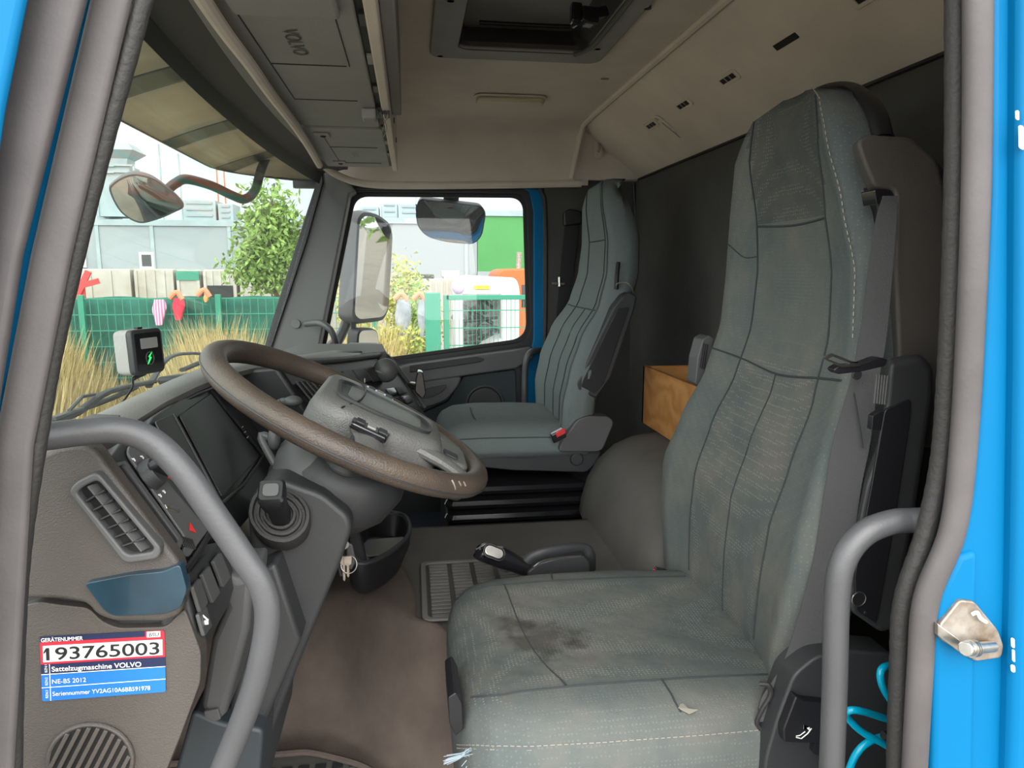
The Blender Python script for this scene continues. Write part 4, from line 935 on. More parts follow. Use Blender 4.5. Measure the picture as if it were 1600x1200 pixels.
# ---------------------------------------------------------------- driver seat
ds = empty('truck_seat', (.35, 1.15, -1.0), 'worn teal-grey driver seat with dark spill stains on its cushion, nearest the open door', 'seat')
DT = [(.292, .640, .035), (.285, .628, .075), (.262, .617, .115), (.2, .611, .150), (.1, .622, .185), (0, .632, .213), (-.1, .630, .222), (-.2, .606, .232), (-.3, .566, .256), (-.4, .535, .272), (-.5, .527, .255), (-.58, .527, .235), (-.70, .535, .22)]
DB = Back(DT, 1.17, .030, .125, lambda z: .112 if z > .07 else (.112+(.07-z)*.10 if z > -.25 else .15))
bk = DB.build('backrest', [M['fab'], M['fabc'], M['fabd']], ds, .085, -.165)
for s in (-1, 1):
    DB.seam([(s*.10, .27), (s*.112, .2), (s*.112, .085)], M['seam'], .0013, bk)
    DB.seam([(s*.112, .085), (s*.122, 0), (s*.135, -.165), (s*.15, -.28), (s*.152, -.4), (s*.14, -.6)], M['seam'], .0014, bk)
DB.seam([(-.112, .085), (0, .080), (.112, .085)], M['seam'], .0018, bk)
DB.seam([(-.225, -.155), (-.135, -.165), (0, -.178), (.135, -.165), (.225, -.155)], M['seam'], .0018, bk)
DB.seam([(.005, -.178), (.0, -.40), (.0, -.62)], M['seam'], .0010, bk)
DB.seam([(.195, .055), (.16, .03), (.12, .03)], M['seam'], .0010, bk)
zz = [.285-i*.012 for i in range(33)]
dashes([V((DB.xf(z)-.001, 1.17-DB.w(z)-.004, z)) for z in zz], .0011, .006, .004, M['thread'], bk)
zz = [-.22-i*.012 for i in range(32)]
dashes([V((DB.xf(z)+.022, 1.17-DB.w(z)-.0215, z)) for z in zz], .0010, .006, .003, M['thread'], bk)
prof = [(.052, .165, -.668), (.058, .195, -.645), (.072, .220, -.626), (.10, .243, -.612), (.15, .258, -.606), (.25, .266, -.604), (.40, .268, -.606), (.55, .262, -.612), (.66, .25, -.62)]
ZB_ = -.83
cu, cr = cushion('cushion', [M['fab'], M['fabc']], ds, prof, 1.125, ZB_, -.600, .180)
def ctop(x, y):                              # top surface height of the driver cushion
    zt = interp(prof, x, 2); w = interp(prof, x, 1); a = abs(y-1.125)
    base = [(0, -.010), (w*.35, -.006), (w*.62, .002), (w-.05, 0), (w-.022, -.010), (w-.004, -.030)]
    b = base[-1][1]
    for p, q in zip(base, base[1:]):
        if a <= q[0]: b = p[1]+(q[1]-p[1])*(a-p[0])/(q[0]-p[0]); break
    k = (zt-ZB_)/(-.600-ZB_); return ZB_+(-.600+b-ZB_)*k
def cseam(pts, m, r, name='seam'):
    P = catmull([V((x, y, 0)) for x, y in pts], 8); return MB().tube([V((p.x, p.y, ctop(p.x, p.y)+.0008)) for p in P], r, 6).build(name, m, cu)
cseam([(.075, .97), (.11, .948), (.2, .945), (.54, .945)], M['seam'], .0014)
cseam([(.07, 1.285), (.11, 1.303), (.2, 1.305), (.54, 1.305)], M['seam'], .0014)
cseam([(.215, .945), (.195, 1.02), (.180, 1.12), (.168, 1.305)], M['seam'], .0011)
cseam([(.265, 1.305), (.27, 1.35), (.275, 1.368)], M['seam'], .0012)
cseam([(.36, .945), (.362, .90), (.365, .88)], M['seam'], .0012)
st_ = [r[4] for r in cr if r[4].x < .52]
dashes([p+V((0, -.0015, -.004)) for p in catmull(st_, 2)], .0008, .005, .003, M['thread'], cu)
dashes([p+V((0, -.0025, -.009)) for p in catmull(st_, 2)], .0009, .006, .003, M['thread'], cu)
# frayed thread at the near front corner and a small tear
mb = MB(); q = V((.066, .905, -.665))
for k in range(14):
    a = random.uniform(-.4, .4); mb.tube(catmull([q+V((random.uniform(-.004, .01), random.uniform(-.006, .006), random.uniform(-.008, .008))), q+V((-.012, -.006, .0+a*.01)), q+V((-.03-random.random()*.01, -.010, -.002+a*.02))], 3), .0005, 4)
for k in range(16):
    z = -.67-k*.009; mb.tube([V((.062, .895, z)), V((.058+random.uniform(-.004, .002), .889, z-.004))], .0006, 4)
mb.build('frayed_thread', mat('frayed_pale_thread', (.24, .30, .34), .9), cu, flatshade=True)
q = V((.375, .885, ctop(.375, .885)+.001))
MB().prism([q+V((-.012, 0, 0)), q+V((-.002, .012, .0)), q+V((.002, -.004, .0)), q+V((.014, -.008, 0)), q+V((.0, -.012, -.002))], (0, 0, .0012)).build('torn_flap', M['thread'], cu)
# hard parts of the seat: base, side cover, levers
MB().box(.10, .62, .92, 1.36, -.93, -.80).build('seat_base', M['black'], ds, bevel=.01)
mb = MB()
for k in range(4): mb.box(.12+.005*(k % 2), .60, .94+.006*(k % 2), 1.34, -1.0+k*.02, -.985+k*.02)
mb.build('suspension_bellows', M['black'], ds, bevel=.004)
side = roundpoly(poly([(1185, 1300), (1196, 1185), (1215, 1120), (1240, 1055), (1275, 1026), (1320, 1016), (1400, 1022), (1430, 1300)], .835), .012, 4)
MB().prism(side, (0, .05, 0)).build('side_cover', M['dark'], ds, bevel=.012, seg=4)
MB().prism(roundpoly(poly([(1030, 1176), (1120, 1170), (1198, 1176), (1205, 1230), (1000, 1240)], .86), .004), (0, .04, 0)).build('seat_rail', M['grey'], ds, bevel=.004)
MB().prism(roundpoly(poly([(1118, 1190), (1175, 1186), (1175, 1196), (1118, 1202)], .857), .002), (0, .01, 0)).build('rail_bracket', M['locker'], ds, bevel=.001)
lv = MB().prism(roundpoly(poly([(1244, 1088), (1258, 1096), (1296, 1100), (1294, 1162), (1225, 1160), (1224, 1140)], .82), .004), (0, .03, 0)).build('recline_lever', M['black'], ds, bevel=.006)
mb = MB(); mb.tube(poly([(1244, 1152), (1252, 1154), (1262, 1146), (1268, 1138)], .8185), .0008, 5)
mb.tube(poly([(1244, 1150), (1250, 1149), (1258, 1143)], .8185), .0007, 5); mb.prism(poly([(1256, 1139), (1256, 1133), (1265, 1142), (1265, 1136)], .8185), (0, .0005, 0))
mb.build('seat_symbol', M['white'], lv)
MB().prism(roundpoly(poly([(1275, 1150), (1296, 1125), (1296, 1185), (1270, 1178)], .825), .003), (0, .03, 0)).build('height_lever', M['black'], ds, bevel=.004)
MB().prism(roundpoly(poly([(700, 1090), (712, 1082), (722, 1100), (724, 1140), (712, 1150), (702, 1130)], .93), .003), (0, .10, 0)).build('slide_lever', M['black'], ds, bevel=.003)
# torn cover and bare anchor near the belt end
MB().tube(catmull([PY(1187, 1068, .865), PY(1200, 1070, .860), PY(1204, 1085, .86), PY(1190, 1110, .862), PY(1183, 1130, .865), PY(1195, 1142, .863), PY(1222, 1138, .86)], 6), .0035, 8).build('anchor_cable', M['rubber'], ds)
# belt tower with shoulder shell
tw = roundpoly(poly([(1338, 222), (1352, 209), (1425, 214), (1466, 250), (1478, 300), (1478, 420), (1472, 700), (1440, 700), (1398, 600), (1404, 560), (1398, 420), (1400, 330), (1398, 296), (1366, 294), (1352, 262)], .90), .010, 4)
MB().loft([tw, [p+V((.012, .03, 0)) for p in tw], [p+V((.085, .13, 0)) for p in tw]]).build('belt_tower', M['dash'], ds, bevel=.014, seg=4)
MB().prism(poly([(1366, 290), (1404, 294), (1408, 560), (1400, 640), (1372, 560), (1374, 330)], .945), (0, .05, 0)).build('tower_recess', M['black'], ds, bevel=.004)
MB().prism(roundpoly(poly([(1366, 296), (1402, 294), (1404, 318), (1386, 314), (1370, 320)], .905), .003), (0, .03, 0)).build('belt_guide', M['gloss'], ds, bevel=.003)
MB().prism(roundpoly(poly([(1425, 225), (1474, 262), (1486, 300), (1492, 640), (1478, 640), (1476, 300), (1450, 250)], .96), .01), (0, .30, 0)).build('back_shell', M['dark'], ds, bevel=.01)
# hoop behind the head section
ho = catmull([PY(1250, 150, 1.20), PY(1275, 139, 1.16), PY(1305, 137, 1.10), PY(1330, 150, 1.03), PY(1348, 178, .99), PY(1358, 215, .97)], 6)
MB().tube([p+V((.022, 0, -.0)) for p in ho], .016, 12, flat=.6, up=(0, -1, .3)).build('head_hoop', M['black'], ds)
# folded-up armrest
ar = roundpoly(poly([(1322, 640), (1376, 572), (1392, 561), (1440, 558), (1458, 574), (1457, 620), (1430, 800), (1396, 985), (1378, 991), (1328, 958), (1318, 900), (1300, 820)], .850), .008, 4)
am = MB().prism(roundpoly(poly([(1378, 690), (1390, 566), (1440, 558), (1458, 574), (1457, 620), (1430, 800), (1396, 985), (1376, 991), (1328, 958), (1324, 900), (1352, 760)], .815), .008, 4), (.030, .045, 0)).build('armrest', M['dark'], ds, bevel=.008, seg=4)
MB().prism(roundpoly(poly([(1383, 640), (1424, 622), (1422, 660), (1396, 830), (1370, 975), (1338, 955), (1336, 900), (1362, 760)], .8125), .006, 3), (0, .004, 0)).build('armrest_inset', M['black'], am, bevel=.0018)
q = PY(1342, 936, .8115); MB().tube([q+V((math.cos(a*.315)*.0098, 0, math.sin(a*.315)*.0098)) for a in range(20)], .0009, 6, closed=True).build('cap_ring', M['steel'], am)
MB().cyl(q+V((0, .003, 0)), q, .0095, n=20).build('pivot_cap', M['ink'], am); q = PY(1353, 958, .8115); MB().cyl(q+V((0, .002, 0)), q, .0022, n=10).build('screw', M['steel'], am)
mb = MB()
for k in range(5): mb.tube([PY(1370+k*4.2, 585+k*.4, .812), PY(1366+k*4.0, 630+k*.5, .812)], .0012, 6)
mb.build('adjuster_wheel', M['grey'], am); MB().prism(roundpoly(poly([(1364, 650), (1380, 640), (1378, 672), (1362, 672)], .813), .002), (0, .01, 0)).build('adjuster_socket', M['black'], am, bevel=.001)
# ---- seat belt (webbing lies against the side of the backrest)
def ribbon(name, pts, width, m, parent=None, th=.0014, n=10):
    """pts: (px left, px right, row, Y left, Y right)"""
    A = catmull([PY(a, r_, ya) for a, b, r_, ya, yb in pts], n); B = catmull([PY(b, r_, yb) for a, b, r_, ya, yb in pts], n)
    rings = []
    for a, b in zip(A, B): rings.append([a, b, b+V((0, th, 0)), a+V((0, th, 0))])
    return MB().loft(rings).build(name, m, parent)
sb = empty('seat_belt', PY(1350, 600, .88), 'dark grey seat belt webbing running down beside the driver backrest', 'seat belt')
ribbon('webbing', [(1380, 1402, 306, .902, .90), (1366, 1400, 360, .90, .89), (1344, 1386, 520, .895, .880), (1328, 1372, 600, .892, .872), (1302, 1360, 690, .888, .866), (1290, 1346, 760, .884, .862), (1272, 1328, 870, .878, .862), (1246, 1300, 970, .872, .862), (1222, 1262, 1040, .868, .862), (1190, 1224, 1092, .864, .860), (1185, 1215, 1128, .864, .858)], .045, M['belt'], sb)
MB().tube(catmull([PY(1334, 614, .868), PY(1342, 660, .864), PY(1348, 700, .862)], 5), .0012, 6).build('fold', M['seam'], sb)
MB().prism(roundpoly(poly([(1302, 578), (1312, 571), (1344, 569), (1374, 558), (1388, 562), (1384, 572), (1350, 580), (1310, 585)], .80), .003), (0, .016, 0)).build('tongue_grip', M['black'], sb, bevel=.003)
t1 = poly([(1284, 559), (1300, 552), (1338, 567), (1346, 566), (1344, 572), (1316, 574)], .797)
i1 = poly([(1294, 561), (1301, 557), (1322, 565), (1328, 568), (1322, 570), (1312, 568)], .797)
MB().ring(t1, i1, (0, .003, 0)).build('tongue', M['steel'], sb, bevel=.0005)
q = PY(1340, 586, .868); MB().cyl(q+V((0, .004, 0)), q, .0068, n=18).build('stop_button', M['dark'], sb, bevel=.001)
# inner buckle of the driver seat
t = empty('belt_buckle', PY(1030, 892, 1.39), 'red-topped belt buckle between the driver cushion and backrest', 'buckle')
MB().obox(PY(1037, 897, 1.39), (.020, 0, -.006), (0, .010, 0), (.002, 0, .010)).build('buckle_body', M['gloss'], t, bevel=.003)
MB().obox(PY(1026, 893, 1.388), (.006, 0, .002), (0, .008, 0), (-.001, 0, .004)).build('release_button', M['redb'], t, bevel=.001)
# far armrest of the driver seat, its end visible past the backrest
fa = MB().prism(roundpoly(poly([(1098, 530), (1108, 524), (1116, 528), (1112, 560), (1096, 605), (1086, 600), (1090, 560)], 1.46), .004), (0, .05, 0)).build('armrest', M['grey'], ds, bevel=.003)
mb = MB()
for k in range(3): mb.tube([PY(1100+k*3, 536+k, 1.457), PY(1094+k*3, 575+k, 1.457)], .0012, 5)
mb.build('armrest_rib', M['ink'], fa)

# ---------------------------------------------------------------- passenger seat
ps = empty('truck_seat', (.30, 2.37, -1.02), 'clean teal-grey passenger seat in front of the far door with armrest folded up', 'seat')
PT = [(.302, .640, .03), (.296, .622, .06), (.275, .606, .095), (.22, .600, .130), (.1, .610, .168), (0, .603, .190), (-.1, .575, .208), (-.2, .512, .232), (-.3, .475, .248), (-.4, .455, .245), (-.48, .455, .225), (-.58, .47, .20)]
PB = Back(PT, 2.37, .022, .115, lambda z: .10 if z > .1 else .105+(.1-z)*.05)
pb = PB.build('backrest', [M['fabp_lit'], M['fabp_lit'], M['fabp_lit']], ps, .1, -.12)
for s in (-1, 1): PB.seam([(s*.09, .28), (s*.10, .2), (s*.105, .1), (s*.11, 0), (s*.12, -.12), (s*.135, -.3), (s*.13, -.5)], M['seam'], .0022, pb)
PB.seam([(-.105, .105), (.105, .105)], M['seam'], .0022, pb); PB.seam([(-.20, -.115), (-.12, -.12), (.12, -.12), (.20, -.115)], M['seam'], .0022, pb)
PB.seam([(-.0, -.12), (.0, -.3), (.0, -.5)], M['seam'], .0016, pb)
zz = [.29-i*.015 for i in range(53)]
MB().tube([V((PB.xf(z)-.001, 2.37-PB.w(z)-.004, z)) for z in zz], .0026, 6).build('piping', mat('grey_piping', (.10, .12, .12), .9), pb)
pprof = [(.075, .16, -.535), (.082, .19, -.51), (.10, .213, -.490), (.14, .23, -.475), (.22, .24, -.470), (.35, .243, -.472), (.56, .235, -.482)]
pc_, pr_ = cushion('cushion', [M['fabp_lit'], M['fabp_lit']], ps, pprof, 2.37, -.60, -.468, .15)
def psm(pts):
    MB().tube([V((p.x, p.y, interp(pprof, p.x, 2)-.004)) for p in catmull([V((x, y, 0)) for x, y in pts], 6)], .0022, 6).build('seam', M['seam'], pc_)
psm([(.10, 2.22), (.2, 2.215), (.45, 2.22)]); psm([(.10, 2.52), (.2, 2.525), (.45, 2.52)]); psm([(.20, 2.215), (.195, 2.37), (.20, 2.525)])
MB().tube([r[4]+V((0, -.001, -.006)) for r in pr_], .0022, 6).build('seam', M['seam'], pc_)
MB().prism(roundpoly(poly([(872, 706), (878, 690), (902, 656), (918, 650), (952, 651), (960, 660), (942, 702), (934, 706)], 2.10), .012, 4), (0, .06, 0)).build('side_cover', M['grey'], ps, bevel=.012, seg=4)
MB().prism(roundpoly(poly([(700, 700), (940, 702), (934, 722), (916, 738), (800, 735), (735, 728), (706, 716)], 2.14), .01, 4), (0, .46, 0)).build('seat_pan', M['dark'], ps, bevel=.008)
q = PY(902, 718, 2.13); MB().cyl(q+V((0, .02, 0)), q, .024, .020, 24).build('adjuster_knob', M['dark'], ps, bevel=.003)
mb = MB()
for k in range(5):
    z = -.66-k*.045; s_ = .0 if k % 2 else .0
    rings = []
    for zz_, g_ in ((0, .0), (-.010, .030), (-.022, .036), (-.034, .030), (-.045, .0)):
        rings.append([V((a, b, z+zz_)) for a, b in rrect(.125-g_, .545+g_, 2.19-g_, 2.55+g_, .03, 4)])
    mb.loft(rings)
mb.build('suspension_bellows', M['gloss'], ps, ang=30)
MB().box(.10, .60, 2.16, 2.58, -1.02, -.88).build('seat_base', M['black'], ps, bevel=.01)
pa = MB().prism(roundpoly(poly([(974, 460), (984, 456), (996, 463), (992, 483), (955, 590), (932, 623), (903, 610), (901, 598), (958, 480)], 2.10), .008, 4), (0, .05, 0)).build('armrest', M['dark'], ps, bevel=.006)
MB().prism(roundpoly(poly([(966, 482), (984, 480), (944, 598), (930, 615), (908, 604), (912, 592)], 2.097), .006, 3), (0, .004, 0)).build('armrest_inset', M['black'], pa, bevel=.0015)
q = PY(922, 597, 2.094); MB().cyl(q+V((0, .003, 0)), q, .010, n=16).build('pivot_cap', M['ink'], pa)
MB().tube(catmull([PY(963, 452, 2.12), PY(965, 443, 2.10), PY(978, 441, 2.09), (PY(986, 448, 2.09)), PY(990, 458, 2.10)], 5), .0025, 6).build('release_wire', M['steel'], ps)
MB().tube(catmull([PY(966, 410, 2.15), PY(964, 430, 2.14), PY(963, 452, 2.14)], 5), .007, 8).build('zip_pull', M['ink'], ps)
t = empty('belt_buckle', PY(872, 676, 2.09), 'red push-button belt buckle beside the passenger seat cushion', 'buckle')
MB().obox(PY(872, 680, 2.085), (.020, .0, .010), (0, .012, 0), (-.005, 0, .014)).build('buckle_body', M['gloss'], t, bevel=.004)
MB().obox(PY(876, 676, 2.070), (.014, .0, .007), (0, .004, 0), (-.003, 0, .008)).build('release_button', M['redb'], t, bevel=.002)
# passenger belt on the side wall
t = empty('passenger_belt', PY(885, 400, 2.9), 'black belt hanging from its guide on the wall behind the passenger door', 'seat belt')
ribbon('webbing', [(884, 906, 345, 2.915, 2.915), (880, 902, 380, 2.91, 2.91), (874, 894, 440, 2.90, 2.90), (868, 888, 520, 2.90, 2.90), (864, 882, 640, 2.9, 2.9)], .05, M['ink'], t, .003)
MB().prism(roundpoly(poly([(881, 332), (890, 326), (908, 330), (910, 350), (882, 353)], 2.89), .008), (0, .03, 0)).build('belt_guide', M['black'], t, bevel=.005)
MB().tube([PY(862, 443, 2.89), PY(882, 444, 2.88)], .006, 8).build('belt_tongue', M['steel'], t)
q = PY(874, 440, 2.885); MB().tube([q+V((0, 0, .018)), q+V((0, -.004, -.02))], .006, 8).build('tongue_clip', M['steel'], t)

# ================================================================== GEAR SELECTOR beside the driver seat
g0 = PY(845, 880, 1.47)
t = empty('gear_selector', g0, 'black folding gear selector with a silver thumb button beside the driver seat', 'gear lever')
def ell(c, ax_, a, b, n=16):
    ax_ = ax_.normalized(); v1 = ax_.cross(V((0, 1, 0))).normalized(); v2 = ax_.cross(v1)
    return [c+v1*math.cos(i*2*math.pi/n)*a+v2*math.sin(i*2*math.pi/n)*b for i in range(n)]
pth = [(740, 866), (744, 862), (752, 862), (768, 866), (785, 872), (802, 879), (816, 886), (826, 890)]; rad_ = [.004, .014, .020, .0235, .0235, .0205, .018, .016]
Pg = [PY(x, y, 1.47) for x, y in pth]
grip = MB().loft([ell(p, Pg[-1]-Pg[0], r_, r_*.95) for p, r_ in zip(Pg, rad_)]).build('grip', M['gloss'], t, ang=60)
q = PY(772, 863, 1.445); e1 = (Pg[5]-Pg[3]).normalized(); e2 = V((0, -.55, .83)); e3 = e1.cross(e2).normalized()
e2 = e3.cross(e1).normalized(); nrm = V((0, -.85, .5)); sidev = nrm.cross(e1).normalized()
MB().prism([q+e1*a+sidev*b for a, b in rrect(-.022, .022, -.0115, .0115, .011, 5)], nrm*.006).build('thumb_button', M['steel'], grip, bevel=.002)
MB().tube([q+nrm*.002+e1*a+sidev*b for a, b in rrect(-.024, .024, -.0135, .0135, .0125, 5)], .0022, 6, closed=True).build('button_ring', M['black'], grip)
MB().obox(PY(785, 888, 1.47), e1*.012, sidev*.003, (0, .008, 0)).build('trigger', M['black'], grip, bevel=.002)
arm_ = catmull([PY(818, 886, 1.47), PY(830, 872, 1.47), PY(850, 864, 1.47), PY(885, 858, 1.48), PY(912, 858, 1.49), PY(921, 868, 1.49), PY(922, 890, 1.50)], 5)
MB().tube(arm_, .014, 12, flat=.6, up=(0, -1, 0)).build('selector_housing', M['dark'], t)
MB().prism(roundpoly(poly([(824, 894), (842, 880), (870, 872), (912, 868), (922, 880), (924, 930), (824, 930)], 1.45), .006), (0, .05, 0)).build('selector_base', M['dark'], t, bevel=.006)
MB().tube(catmull([PY(834, 886, 1.447), PY(850, 876, 1.447), (PY(880, 871, 1.447)), PY(908, 869, 1.447)], 5), .0022, 6).build('housing_edge', M['steel'], t)
MB().tube(catmull([PY(744, 858, 1.455), PY(760, 851, 1.452), PY(786, 855, 1.45)], 5), .0028, 6, flat=.5).build('chrome_strip', M['steel'], grip)

# ================================================================== WOODEN BOX on the hump
wbx = empty('wooden_box', (.80, 1.9, -.49), 'open varnished plywood box standing on the grey hump behind the seats', 'box')
a0, a1 = PY(1005, 571, 2.12), PY(1008, 690, 2.12)
xw, zt_, zb_ = .745, PX(1005, 571, .745).z, -.488
yf_ = PX(1005, 571, .745).y
MB().box(xw, xw+.014, 1.42, yf_, zb_, zt_).build('side_panel', M['wood'], wbx, bevel=.001)
MB().box(xw, .905, yf_-.014, yf_, zb_, zt_-.001).build('end_panel', M['wood'], wbx, bevel=.001)
MB().box(.891, .905, 1.42, yf_-.014, zb_, zt_).build('side_panel', M['wood'], wbx, bevel=.001)
MB().box(xw+.014, .891, 1.42, 1.434, zb_, zt_).build('end_panel', M['wood'], wbx, bevel=.001)
MB().box(xw+.014, .891, 1.434, yf_-.014, zb_, zb_+.01).build('box_floor', M['wood'], wbx)

# ================================================================== BLUE AIR HOSE
t = empty('coiled_air_hose', PY(1350, 1150, .80), 'bright cyan coiled air hose tucked beside the driver seat', 'hose')
loops = [(1420, 1120, .80), (1400, 1105, .79), (1380, 1075, .78), (1376, 1050, .78), (1388, 1040, .79), (1412, 1042, .82), (1440, 1080, .86), (1430, 1130, .84), (1395, 1126, .79), (1350, 1112, .77), (1328, 1110, .77), (1324, 1120, .78), (1345, 1142, .78), (1380, 1162, .78), (1420, 1185, .80), (1450, 1180, .84), (1430, 1150, .82), (1395, 1148, .79), (1360, 1158, .78), (1338, 1178, .78), (1322, 1215, .79), (1300, 1260, .80)]
MB().tube(catmull([PY(*p) for p in loops], 6), .0048, 12).build('hose', M['hose'], t)
MB().tube([PY(1380, 1149, .775), PY(1396, 1148, .779)], .0053, 12).build('printed_band', M['ink'], t)
# ================================================================== OUTSIDE
GZ = -2.35
M['ground'] = mat('trodden_gravel', (.19, .16, .13), 1., col2=(.25, .215, .16), vscale=1.5)
M['conc'] = mat('grey_cladding', (.23, .26, .272), .7, var=.05, vscale=.3)
M['cream'] = mat('cream_container', (.31, .28, .225), .7, col2=(.40, .38, .34), vscale=1.2)
M['ggreen'] = mat('green_cladding', (.04, .20, .045), .6, var=.06, vscale=.5)
M['duct'] = mat('galvanised_duct', (.24, .30, .31), .5, var=.1, vscale=1)
M['orange'] = mat('orange_truck_paint', (.46, .10, .015), .5)
M['tw'] = mat('white_truck_paint', (.46, .46, .45), .4)
M['pale'] = mat('pale_grey_cloth', (.28, .30, .32), .9, var=.2, vscale=9)
struct(MB().box(-60, 60, -30, 130, GZ-.2, GZ).build('ground', M['ground']))
def leafmat(name, a, b):
    return mat(name, a, .8, col2=b, vscale=14)
LG = leafmat('fresh_leaf', (.10, .20, .035), (.30, .42, .10)); LY = leafmat('yellowing_leaf', (.28, .32, .05), (.50, .48, .12))
GR = leafmat('straw', (.30, .22, .075), (.46, .36, .16)); GW = leafmat('weed_green', (.16, .24, .06), (.42, .40, .16))
def blades(name, n, xr, yr, h0, h1, m, seed, label, cat):
    rd = random.Random(seed); mb = MB()
    for k in range(n):
        cx = rd.uniform(*xr); cy_ = rd.uniform(*yr); h = rd.uniform(h0, h1)*(.7+.5*math.sin(cx*3.1+cy_)*.5+.15); a = rd.uniform(0, 6.28); wd = rd.uniform(.007, .020)
        dx, dy = math.cos(a)*wd, math.sin(a)*wd; lx, ly = rd.uniform(-.25, .25)*h, rd.uniform(-.25, .25)*h
        b = len(mb.v); mb.v += [V((cx-dx, cy_-dy, GZ)), V((cx+dx, cy_+dy, GZ)), V((cx+dx*.8+lx*.4, cy_+dy*.8+ly*.4, GZ+h*.6)), V((cx-dx*.8+lx*.4, cy_-dy*.8+ly*.4, GZ+h*.6)), V((cx+lx, cy_+ly, GZ+h))]
        mb.f += [[b, b+1, b+2, b+3], [b+3, b+2, b+4]]; mb.mi += [0, 0]
    o = mb.build(name, m, flatshade=True, fix=False); return T(o, label, cat, kind='stuff')
blades('dry_grass', 26000, (-6.2, -.3), (6.6, 9.85), .8, 1.75, GR, 1, 'tall dry straw-coloured grass in front of the green fence', 'grass')
blades('green_weeds', 8000, (-6.2, .2), (6.8, 9.85), .6, 1.45, GW, 2, 'low greenish weeds mixed through the dry grass by the fence', 'weeds')
def foliage(name, c, rx, ry, rz, n, ls, m, par, seed, inner=.35):
    rd = random.Random(seed); mb = MB(); c = V(c)
    for k in range(n):
        th = rd.uniform(0, 6.283); u = rd.uniform(-1, 1); r_ = (inner+(1-inner)*rd.random())
        s = math.sqrt(1-u*u); lump = 1+.28*math.sin(th*3+seed)*math.cos(u*4+seed)
        p = c+V((rx*s*math.cos(th)*r_*lump, ry*s*math.sin(th)*r_*lump, rz*u*r_*lump))
        a = V((rd.gauss(0, 1), rd.gauss(0, 1), rd.gauss(0, 1))).normalized()*ls*rd.uniform(.6, 1.3); b_ = a.cross(V((rd.gauss(0, 1), rd.gauss(0, 1), rd.gauss(0, 1)))).normalized()*ls*.4
        i = len(mb.v); mb.v += [p-a, p+b_, p+a, p-b_]; mb.f.append([i, i+1, i+2, i+3]); mb.mi.append(0)
    return mb.build(name, m, par, flatshade=True, fix=False)
# tree seen through the windscreen
tc_ = PY(425, 375, 15.0)
t = empty('tree', (tc_.x, 15, GZ), 'loose light green tree behind the fence seen through the windscreen', 'tree')
MB().tube(catmull([(tc_.x, 15, GZ), (tc_.x+.1, 15, GZ+1.2), (tc_.x-.05, 15, tc_.z), (tc_.x+.1, 15, tc_.z+1.1)], 5), [.11, .10, .10, .09, .09, .08, .07, .06, .06, .05, .05, .04, .03, .03, .02, .02], 8).build('trunk', mat('bark', (.13, .10, .07), .9), t)
foliage('crown', tc_, .72, .7, 1.2, 2600, .085, LG, t, 3)
foliage('crown_side', tc_+V((-.25, -.2, -.55)), .75, .5, .55, 900, .08, LG, t, 5)
# bushes along the fence, seen through the side window
for i, (px, py, Y, rx, rz, m, lb) in enumerate(((560, 470, 12.5, .5, 1.0, LY, 'yellow-green bush left of the large side mirror beyond the fence'), (628, 470, 12.0, .45, .8, LY, 'yellow-green bush with light tips right of the large side mirror'),
        (655, 520, 11.0, .42, .9, LG, 'green bush behind the grey wrapped bundles at the fence'), (612, 545, 9.4, .55, .32, LY, 'low yellow-leaved shrub just above the passenger door sill'), (760, 470, 14.8, .5, .3, LY, 'low green shrub seen through the white truck frame'))):
    c = PY(px, py, Y); t = empty('leafy_shrub', (c.x, c.y, GZ), lb, 'shrub')
    MB().tube([(c.x, c.y, GZ), (c.x+.05, c.y, c.z)], .03, 6).build('stem', mat('stem', (.12, .10, .06), .9) if i == 0 else bpy.data.materials['stem'], t)
    foliage('foliage', c, rx, .4, rz, 1300 if i < 3 else 700, .05, m, t, 20+i)
# ---- mesh fence: left run, right run and gate frame
def fence(name, label, xs, Y, ztop, posts=True, z0=GZ, pr=.035):
    t = empty(name, ((xs[0]+xs[-1])/2, Y, GZ), label, 'fence')
    for x in xs: MB().box(x-pr, x+pr, Y-pr, Y+pr, z0, ztop+.05).build('post', M['green'], t, bevel=.006)
    for a, b in zip(xs, xs[1:]):
        mb = MB(); n = int((b-a)/.10)
        for k in range(1, n): x = a+(b-a)*k/n; mb.box(x-.004, x+.004, Y-.004, Y+.004, z0+.05, ztop)
        for k in range(10): z = ztop-k*.21; mb.box(a, b, Y-.006, Y+.006, z-.006, z+.006)
        mb.build('mesh_panel', M['green'], t)
    return t
fence('mesh_fence', 'green wire mesh fence with posts standing in the dry grass', [PY(60, 470, 10).x-1.2, PY(127, 470, 10).x, PY(341, 470, 10).x, PY(500, 470, 10).x, PY(585, 470, 10).x], 10.0, PY(300, 466, 10).z)
Yg = 9.0; gx0, gx1, gx2, gx3 = PY(676, 460, Yg).x, PY(697, 460, Yg).x, PY(820, 460, Yg).x, PY(900, 460, Yg).x; gz = PY(740, 461, Yg).z
t = empty('fence_gate', ((gx0+gx3)/2, Yg, GZ), 'green steel gate frame with wire mesh in front of the white truck', 'gate')
MB().box(gx0-.10, gx0+.09, Yg-.09, Yg+.09, GZ, gz+.03).build('gate_post', M['green'], t, bevel=.01)
MB().box(gx1-.035, gx1+.035, Yg-.03, Yg+.03, GZ+.1, gz).build('gate_frame', M['green'], t, bevel=.005)
MB().box(gx1, gx3, Yg-.03, Yg+.03, gz-.06, gz).build('gate_rail', M['green'], t, bevel=.005)
mb = MB(); x = gx1+.05
while x < gx3: mb.box(x-.003, x+.003, Yg-.004, Yg+.004, GZ+.1, gz); x += .055
